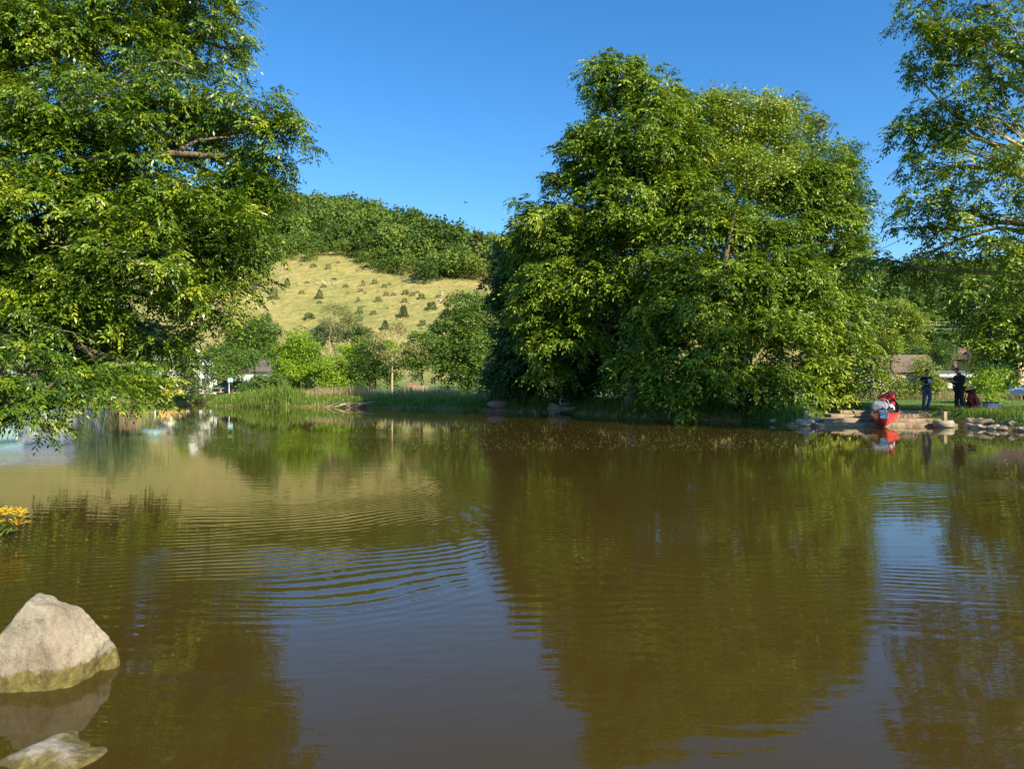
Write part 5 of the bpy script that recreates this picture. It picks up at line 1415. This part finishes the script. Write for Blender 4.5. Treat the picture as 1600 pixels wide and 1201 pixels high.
    if sl_ >= 1:
        MB().tube([Vector(J['neck']) + Vector((.062 * math.cos(a_), .062 * math.sin(a_) + .005, .012 + .03 * math.sin(a_))) for a_ in np.linspace(0, 2 * math.pi, 17)], .022, 6, False).build('collar', mats['top'], up_, True)
    # trousers and shoes
    sk = Sk(); q0 = sk.add((0, 0, .955), (.150 * g, .112 * g))
    for s_ in (-1, 1):
        Lg = J['LL' if s_ > 0 else 'RL']; hip, kn, an = Vector(Lg['hip']), Vector(Lg['kn']), Vector(Lg['an'])
        a0 = sk.add(hip, .103 * g, q0); a1 = sk.add(hip.lerp(kn, .5), .092 * g, a0); a2 = sk.add(kn, .074 * g, a1); a3 = sk.add(kn.lerp(an, .5), .070 * g, a2); sk.add(an + Vector((0, 0, -.02)), .064 * g, a3)
    link('trousers', skin_mesh('trousers', sk.n, sk.e, 0, 2), mats['leg'], root)
    for s_ in (-1, 1):
        Lg = J['LL' if s_ > 0 else 'RL']; ft = Vector(Lg['foot']).normalized(); c = Vector(Lg['an']); c.z = 0
        ang = math.atan2(ft.y, ft.x); mb = MB()
        mb.rbox((c.x + ft.x * .055, c.y + ft.y * .055, .045), (.27, .095, .075), ang, .4); mb.rbox((c.x, c.y, .085), (.13, .09, .09), ang, .4)
        sh_ = mb.build('shoe', mats['shoe'], root, True)
    return root

MT = dict(skin=M['skin'], hair=M['hair'], top=M['tshirt'], leg=M['jeans'], shoe=M['shoe'], top_name='tshirt')
pose1 = dict(chest=(0.01, .0, 1.27), upper=(.0, .015, 1.415), neck=(0, .01, 1.485), neck2=(0, -.005, 1.53), head=(.005, -.02, 1.645), face=(.05, -1, -.18),
    L=dict(sh=(.19, .01, 1.41), el=(.27, .02, 1.13), wr=(.09, -.22, 1.15), dir=(-.9, -.35, .05), pn=(0, -.1, 1), th=(.2, -.9, .2), curl=.5),
    R=dict(sh=(-.19, .01, 1.41), el=(-.27, .03, 1.14), wr=(-.11, -.20, 1.11), dir=(.9, -.4, .1), pn=(0, -.1, 1), th=(.2, -.9, .3), curl=.7),
    LL=dict(hip=(.09, 0, .91), kn=(.13, -.03, .50), an=(.04, .04, .09), foot=(.25, -1, 0)), RL=dict(hip=(-.09, 0, .91), kn=(-.12, -.01, .49), an=(-.16, .02, .09), foot=(-.35, -1, 0)), sleeve=.5)
g1 = G(1448, 31.2); g1[2] = gz(g1[0], g1[1])
p1 = person('man in a black T-shirt and blue jeans standing with a pale box in his hands', g1, R(8), pose1, MT, 1.76, 0.98)
bx_ = empty('food_box', (0, 0, 0), 'pale open box held at the chest by the man in the black T-shirt', 'box')
v = p1.matrix_basis @ Vector((-.005, -.285, 1.185)); bx_.location = v; bx_.rotation_euler = (R(12), 0, R(12))
MB().box((0, 0, -.02), (.19, .13, .008)).box((0, -.065, 0.005), (.19, .006, .05)).box((0, .065, .005), (.19, .006, .05)).box((.095, 0, .005), (.006, .136, .05)).box((-.095, 0, .005), (.006, .136, .05)).build('tray', M['card'], bx_)
MB().box((0, .10, .07), (.19, .006, .13), rx=-.35).build('lid', M['card'], bx_)
MB().tube([(-.055, -.13, 1.44), (-.02, -.15, 1.36), (.03, -.15, 1.30)], .008, 5).build('lanyard', M['stem'], p1)

MT2 = dict(skin=M['skin'], hair=M['hairgrey'], top=M['jacket'], leg=M['trousers'], shoe=M['shoe'], top_name='jacket')
pose2 = dict(chest=(0, -.01, 1.28), belly=(0, -.03, 1.10), upper=(0, .01, 1.43), neck=(0, -.03, 1.50), neck2=(0, -.06, 1.54), head=(0, -.115, 1.635), face=(0, -1, -.62), up=(0, -.5, .85),
    L=dict(sh=(.20, .0, 1.41), el=(.24, -.02, 1.11), wr=(.07, -.27, 1.17), dir=(-.5, -.85, .2), pn=(-.3, .1, 1), th=(-.5, .2, .8), curl=.8),
    R=dict(sh=(-.20, .0, 1.41), el=(-.24, -.03, 1.11), wr=(-.07, -.28, 1.14), dir=(.45, -.85, .2), pn=(.3, .1, 1), th=(.5, .2, .8), curl=.8),
    LL=dict(hip=(.095, 0, .91), kn=(.13, -.02, .50), an=(.15, .03, .09), foot=(.2, -1, 0)), RL=dict(hip=(-.095, 0, .91), kn=(-.12, -.02, .50), an=(-.13, .0, .09), foot=(-.2, -1, 0)), sleeve=1)
g2 = G(1499, 30.6); g2[2] = gz(g2[0], g2[1])
p2 = person('man in a dark green jacket and dark trousers looking down at his hands', g2, R(-80), pose2, MT2, 1.84, 1.16)
ph = empty('phone', (0, 0, 0), 'dark phone held by the man in the dark green jacket', 'phone'); ph.location = p2.matrix_basis @ Vector((0, -.375, 1.20)); ph.rotation_euler = (R(-30), 0, R(-90))
MB().rbox((0, 0, 0), (.075, .15, .009), 0, .3).build('case', M['blackrubber'], ph); MB().box((0, 0, .0060), (.066, .138, .002)).build('screen', M['phone'], ph)

# ================================================================== luggage on the grass
g = G(1523, 31.0); g[2] = gz(g[0], g[1])
rk = empty('rucksack', g, 'tall maroon rucksack standing on the grass beside the man in the jacket', 'rucksack'); rk.rotation_euler = (R(-6), R(-9), .3)
me = stone_mesh('b', 61, (.25, .20, .44), planes=12, sub=4, rough=.03); o = link('sack', me, M['maroon'], rk); o.location = (0, 0, .40)
MB().rbox((0, -.2, .32), (.24, .12, .34), 0, .4).build('front_pocket', M['maroon'], rk, True)
MB().rbox((0, 0, .80), (.34, .30, .13), 0, .45).build('top_lid', M['black'], rk, True)
for s_ in (-1, 1): MB().tube([(s_ * .10, .17, .7), (s_ * .13, .27, .5), (s_ * .11, .2, .2)], .022, 6).build('shoulder_strap', M['black'], rk, True)
g = G(1549, 31.2); g[2] = gz(g[0], g[1])
cb = empty('cool_box', g, 'white cool box with a maroon lid lying on the grass right of the rucksack', 'cool box', None, .15)
MB().rbox((0, 0, .14), (.62, .34, .26), 0, .15).build('case', M['whitepl'], cb, True); MB().rbox((-.05, 0, .29), (.52, .33, .06), 0, .3).build('lid', M['maroon'], cb, True)
MB().tube([(-.22, -.18, .2), (-.22, -.22, .3), (.12, -.22, .3), (.12, -.18, .2)], .012, 6).build('handle', M['black'], cb, True)
MB().add([(.17, -.173, .10), (.25, -.173, .10), (.21, -.173, .19)], [(0, 1, 2)]).build('emblem', M['darkpaint'], cb)
g = G(1508, 31.6); g[2] = gz(g[0], g[1])
bb = empty('blue_bag', g, 'small blue bag on the grass between the man in the jacket and the rucksack', 'bag')
me = stone_mesh('b', 63, (.24, .16, .15), planes=12, sub=3, rough=.04); o = link('sack', me, M['blue'], bb); o.location = (0, 0, .13)
MB().tube([(-.1, 0, .24), (0, 0, .33), (.1, 0, .24)], .01, 6).build('handle', M['black'], bb, True)
g = G(1563, 31.6); g[2] = gz(g[0], g[1])
bb = empty('ground_sheet', g, 'rumpled maroon cloth lying on the grass left of the cool box', 'cloth'); bb.location.x -= .85
me = stone_mesh('b', 65, (.30, .2, .09), planes=8, sub=3, rough=.08); o = link('cloth', me, M['maroon'], bb); o.location = (0, 0, .06)

# ================================================================== parked car
def car(name, label, loc, rz, paint, L_=4.1):
    root = empty(name, loc, label, 'car', None, rz)
    prof = [(-2.02, .35), (-2.05, .62), (-1.95, .82), (-1.25, .93), (-.62, 1.36), (.85, 1.42), (1.55, 1.02), (1.98, .92), (2.05, .6), (2.0, .33)]
    V = []; n = len(prof)
    for s_, wf in ((-1, 1), (1, 1)):
        for x_, z_ in prof:
            V.append((x_, s_ * (.84 - max(0, z_ - .9) * .38), z_))
    Fc = [tuple(range(n - 1, -1, -1)), tuple(range(n, 2 * n))] + [(i, (i + 1) % n, n + (i + 1) % n, n + i) for i in range(n)]
    body = MB().add(V, Fc).build('body', M[paint], root)
    for s_ in (-1, 1):
        q = MB(); y_ = s_ * (.84 - .2 * .38 + .006)
        f_ = lambda x_, z_: (x_, s_ * (.846 - max(0, z_ - .9) * .38), z_)
        q.add([f_(-1.02, .98), f_(-.05, .98), f_(-.05, 1.32), f_(-.55, 1.30)], [(0, 1, 2, 3)]); q.add([f_(.03, .98), f_(1.3, 1.0), f_(.78, 1.33), f_(.03, 1.33)], [(0, 1, 2, 3)])
        q.build('side_window', M['glass'], body)
    MB().add([(-1.2, -.76, .965), (-1.2, .76, .965), (-.66, .64, 1.345), (-.66, -.64, 1.345)], [(0, 1, 2, 3)]).build('windscreen', M['glass'], body)
    for x_ in (-1.28, 1.3):
        for s_ in (-1, 1):
            w_ = MB().tube([(x_, s_ * .66, .31), (x_, s_ * .86, .31)], .31, 20).build('wheel', M['blackrubber'], root, False)
            MB().tube([(x_, s_ * .80, .31), (x_, s_ * .872, .31)], .19, 12).build('rim', M['steel'], w_)
    for s_ in (-1, 1): MB().rbox((-2.0, s_ * .6, .72), (.1, .34, .14), 0, .3).build('headlight', M['whitepl'], root)
    return root
g = G(1632, 52, 0.0); g[2] = gz(g[0], g[1]) - .1
car('parked_car', 'pale blue car parked behind the grass at the right edge', g, R(4), 'carpaint')
g = G(372, 66, 0.0); g[2] = gz(g[0], g[1])
car('parked_car', 'dark car parked under the garden tree by the white houses', g, R(175), 'darkpaint')

# ================================================================== small things on the far left bank
g = G(358, 60.5); g[2] = gz(g[0], g[1])
r_ = empty('sign_post', g, 'small pale blue sign on a white post at the far left bank', 'sign'); MB().tube([(0, 0, 0), (0, 0, 1.5)], .035, 8).build('post', M['white'], r_, True)
MB().box((.12, -.05, 1.4), (.42, .03, .34)).build('sign_panel', M['teal'], r_)
g = G(333, 62.5); g[2] = gz(g[0], g[1])
r_ = empty('picnic_table', g, 'weathered picnic table with benches on the lawn by the white house', 'table', None, .3)
mb = MB()
for i in range(4): mb.box((0, -.3 + i * .2, .76), (1.8, .18, .04))
mb.build('table_top', M['wood_grey'], r_)
for s_ in (-1, 1): MB().box((0, s_ * .75, .45), (1.8, .26, .04)).build('bench_board', M['wood_grey'], r_)
for x_ in (-.65, .65):
    for s_ in (-1, 1): MB().box((x_, s_ * .42, .37), (.09, .07, .9), rx=s_ * .45).build('leg', M['wood_grey'], r_)
for x_ in (-.65, .65): MB().box((x_ + .06, 0, .42), (.05, 1.7, .09)).build('cross_beam', M['wood_grey'], r_)
g = G(268, 64); g[2] = gz(g[0], g[1])
r_ = empty('market_stall', g, 'low ochre canvas stall on the far lawn beside the pale bush', 'stall')
mb = MB(); mb.add([(-1.1, -.8, 1.25), (1.1, -.8, 1.25), (1.1, .8, 1.25), (-1.1, .8, 1.25), (-1.1, 0, 1.75), (1.1, 0, 1.75)], [(0, 1, 5, 4), (2, 3, 4, 5), (1, 2, 5), (3, 0, 4)]); mb.build('canopy', M['white'], r_)
MB().rbox((0, 0, .45), (1.9, 1.2, .9), 0, .05).build('counter', M['ochrecloth'], r_)
for sx_ in (-1, 1):
    for sy_ in (-1, 1): MB().tube([(sx_ * 1.05, sy_ * .75, 0), (sx_ * 1.05, sy_ * .75, 1.27)], .03, 6).build('pole', M['white'], r_)
g = G(242, 63); g[2] = gz(g[0], g[1])
r_ = empty('parasol', g, 'pale blue and white parasol at the edge of the left ash', 'parasol')
mb = MB(); V = [(0, 0, 2.3)] + [(1.3 * math.cos(a), 1.3 * math.sin(a), 1.85) for a in np.linspace(0, 2 * math.pi, 9)[:-1]]
mb.add(V, [(0, 1 + i, 1 + (i + 1) % 8) for i in range(8)]).build('canopy', M['teal'], r_); MB().tube([(0, 0, 0), (0, 0, 2.35)], .03, 8).build('pole', M['white'], r_)
# wooden cart under the bank maple
g = G(655, 57); g[2] = gz(g[0], g[1])
r_ = empty('wooden_cart', g, 'weathered wooden cart standing in the shade under the bank tree', 'cart')
mb = MB()
for i in range(3): mb.box((0, -.45, .62 + i * .17), (1.35, .04, .15)); mb.box((0, .45, .62 + i * .17), (1.35, .04, .15))
mb.box((0, 0, .54), (1.4, .95, .05)); mb.box((-.68, 0, .78), (.04, .86, .5)); mb.box((.68, 0, .78), (.04, .86, .5)); mb.build('cart_bed', M['wood'], r_)
for x_ in (-.42, .42):
    for s_ in (-1, 1): MB().tube([(x_, s_ * .5, .30), (x_, s_ * .58, .30)], .30, 16).build('wheel', M['darkwood'], r_)
MB().box((-1.25, 0, .4), (1.2, .07, .07), ry=.15).build('drawbar', M['wood'], r_)
g = G(643, 58); g[2] = gz(g[0], g[1])
r_ = empty('wooden_bench', g, 'small reddish wooden bench back left of the cart', 'bench')
MB().box((0, .2, .95), (.9, .05, .5)).build('backrest', M['brownwall'], r_); MB().box((0, 0, .5), (.9, .4, .05)).build('seat', M['wood'], r_)
for s_ in (-1, 1): MB().box((s_ * .4, 0, .24), (.06, .36, .48)).build('leg', M['wood'], r_)

# driftwood heap
g = np.array(G(561, 48.0, 0.05)); rng = np.random.default_rng(8)
r_ = empty('driftwood_heap', g, 'heap of pale reddish driftwood branches at the edge of the reeds', 'driftwood')
for i in range(26):
    a = rng.normal(0, .35) + (math.pi if rng.random() < .5 else 0); L_ = rng.uniform(.5, 1.3); c = np.array([rng.normal(0, .75), rng.normal(0, .2), rng.uniform(.0, .32)])
    dv = np.array([math.cos(a), math.sin(a) * .4, rng.normal(0, .22)]) * L_ / 2
    MB().tube([c - dv, c + rng.normal(0, .05, 3), c + dv], [.045, .035, .012], 6).build('branch', M['wood_grey' if i % 3 else 'brownwall'], r_, True)

# log with the goose, stick
g = np.array(G(872, 38.4, 0.0)); rng = np.random.default_rng(18)
r_ = empty('fallen_log', g, 'weathered fallen log with a splayed root end lying in the water', 'log')
MB().tube([(-.1, 0, .26), (.25, .02, .24), (.7, .1, .22), (1.1, .2, .30), (1.5, .35, .46)], [.17, .15, .12, .09, .03], 12).build('stem', M['wood_grey'], r_, True)
MB().tube([(.5, -.05, .14), (.9, .0, .10), (1.25, .08, .16)], [.07, .06, .02], 8).build('side_branch', M['wood_grey'], r_, True)
me = stone_mesh('r', 71, (.33, .26, .27), planes=10, sub=4, rough=.07); o = link('root_end', me, M['wood'], r_); o.location = (-.18, -.05, .26)
for i in range(9):
    a = i * .7; MB().tube([(-.25, -.05, .26), (-.42 + .06 * math.cos(a), -.1 + .2 * math.cos(a), .26 + .24 * math.sin(a)), (-.5, -.1 + .3 * math.cos(a), .27 + .3 * math.sin(a))], [.06, .035, .012], 6).build('root', M['wood'], r_, True)
# goose sitting on the log, neck upright, looking right
gg = empty('goose', (g[0] + .18, g[1] + .02, .37), 'grey goose with a pale raised neck sitting on the fallen log', 'goose')
sk = Sk(); b0 = sk.add((.10, 0, .12), (.10, .09)); b1 = sk.add((.25, 0, .12), (.075, .06), b0); sk.add((.38, 0, .13), (.03, .015), b1)
b2 = sk.add((-.03, 0, .13), (.08, .08), b0); b3 = sk.add((-.07, 0, .22), .036, b2); b4 = sk.add((-.075, 0, .32), .025, b3); b5 = sk.add((-.05, 0, .40), .028, b4); b6 = sk.add((-.01, 0, .405), .028, b5); sk.add((.04, 0, .39), .010, b6)
link('body', skin_mesh('body', sk.n, sk.e, 0, 2), M['featherp'], gg)
for s_ in (-1, 1): MB().ball((.14, s_ * .07, .14), (.17, .035, .075), 12, 8).build('wing', M['feather'], gg, True)
for s_ in (-1, 1): MB().tube([(.08, s_ * .04, .05), (.08, s_ * .04, -.03)], .010, 6).build('leg', M['brick'], gg, True)
g = G(836, 38.6, 0); r_ = MB().tube([(g[0] + .1, g[1], -.12), (g[0], g[1], .12), (g[0] - .12, g[1], .26)], [.03, .028, .012], 7).build('broken_stick', M['bark_pale'], None, True)
tag(r_, 'short pale stick poking out of the water left of the log', 'stick')
# small bird perched on the sunken branch at the shaded bank
g = G(1056, 33.0, 0); r_ = MB().tube([(g[0] - .5, g[1] + .2, .10), (g[0] + .1, g[1], .18), (g[0] + .35, g[1] - .15, .06)], [.05, .04, .02], 7).build('dead_branch', M['wood_grey'], None, True)
tag(r_, 'short grey dead branch at the water below the broad ash', 'branch')

# bird in flight
bd = empty('flying_bird', P(728, 318, 62), 'dark small bird flying in the open sky above the hill wood', 'bird'); bd.rotation_euler = (R(25), R(-12), R(30))
sk = Sk(); c0 = sk.add((0, 0, 0), .045); c1 = sk.add((-.10, 0, 0.005), .035, c0); sk.add((-.15, 0, .005), .008, c1); c2 = sk.add((.09, 0, 0), .028, c0); sk.add((.2, 0, 0), (.03, .006), c2)
link('body', skin_mesh('body', sk.n, sk.e, 0, 1), M['hair'], bd)
for s_ in (-1, 1):
    MB().add([(-.06, s_ * .02, .02), (-.09, s_ * .17, .07), (.05, s_ * .36, .05), (.03, s_ * .17, .06), (.06, s_ * .02, .02), (-.06, s_ * .02, .012), (-.09, s_ * .17, .062), (.05, s_ * .36, .047), (.03, s_ * .17, .052), (.06, s_ * .02, .012)],
             [(0, 1, 3, 4), (1, 2, 3), (9, 8, 6, 5), (8, 7, 6), (0, 5, 6, 1), (1, 6, 7, 2), (2, 7, 8, 3), (3, 8, 9, 4)]).build('wing', M['hair'], bd)

# power lines far behind on the right
for i, (py, lb) in enumerate([(493, 'upper'), (498, 'middle'), (504, 'lower')]):
    a = P(1250, py - 2, 120); b = P(1800, py + 4, 118)
    pts = [a + (b - a) * t - np.array([0, 0, 1.2 * math.sin(math.pi * t)]) for t in np.linspace(0, 1, 14)]
    tag(MB().tube(pts, .011, 5).build('power_line', M['steel'], None, True), lb + ' thin power line crossing in front of the wooded hill on the right', 'power line', 'power lines on the right')

# ================================================================== yellow flowers at the left edge
r0_ = np.random.default_rng(3)
r_ = empty('ragwort_plant', (-5.08, 7.25, 0.0), 'yellow-flowered plant leaning over the water at the left edge', 'flowering plant')
heads = []
for i in range(11):
    tip = np.array([r0_.uniform(-.22, .24), r0_.uniform(-.08, .08), r0_.uniform(.15, .33)]); base_ = np.array([-.30 + r0_.normal(0, .03), 0, -.06])
    MB().tube([base_, base_ * .5 + tip * .5 + np.array([-.02, 0, .02]), tip], [.007, .005, .003], 5).build('stem', M['stem'], r_, True)
    heads.append((tip, r0_.uniform(1.0, 1.7)))
for tip, s_ in heads:
    mb = MB()
    for k in range(22):
        c = tip + np.array([r0_.normal(0, .032), r0_.normal(0, .032), r0_.uniform(-.01, .025)]) * s_
        for q in range(8):
            a = q * math.pi / 4 + k; e = c + np.array([math.cos(a) * .013, math.sin(a) * .013, .002]); s2 = np.array([-math.sin(a), math.cos(a), 0]) * .0045
            mb.add([c, c * .5 + e * .5 + s2, e, c * .5 + e * .5 - s2], [(0, 1, 2, 3)])
        mb.ball(c + np.array([0, 0, .002]), (.004, .004, .003), 6, 4)
        mb.tube([tip - np.array([0, 0, .04]), c - np.array([0, 0, .003])], .0012, 4)
    mb.build('flower_head', M['petal'], r_)
k = 170; p = np.stack([r0_.uniform(-.42, .08, k), r0_.uniform(-.12, .12, k), r0_.uniform(-.08, .16, k)], 1)
Q = leaf_quads(p, nrm(r0_.normal(0, .5, (k, 3)) + [.5, 0, .9]), nrm(r0_.normal(0, 1, (k, 3))), r0_.uniform(.05, .12, k), np.full(k, .012))
link('foliage', quads_mesh('foliage', Q, r0_.uniform(0.1, .7, k)), M['reed'], r_)

print('objects', len(bpy.data.objects), 'polys', sum(len(m.polygons) for m in bpy.data.meshes))
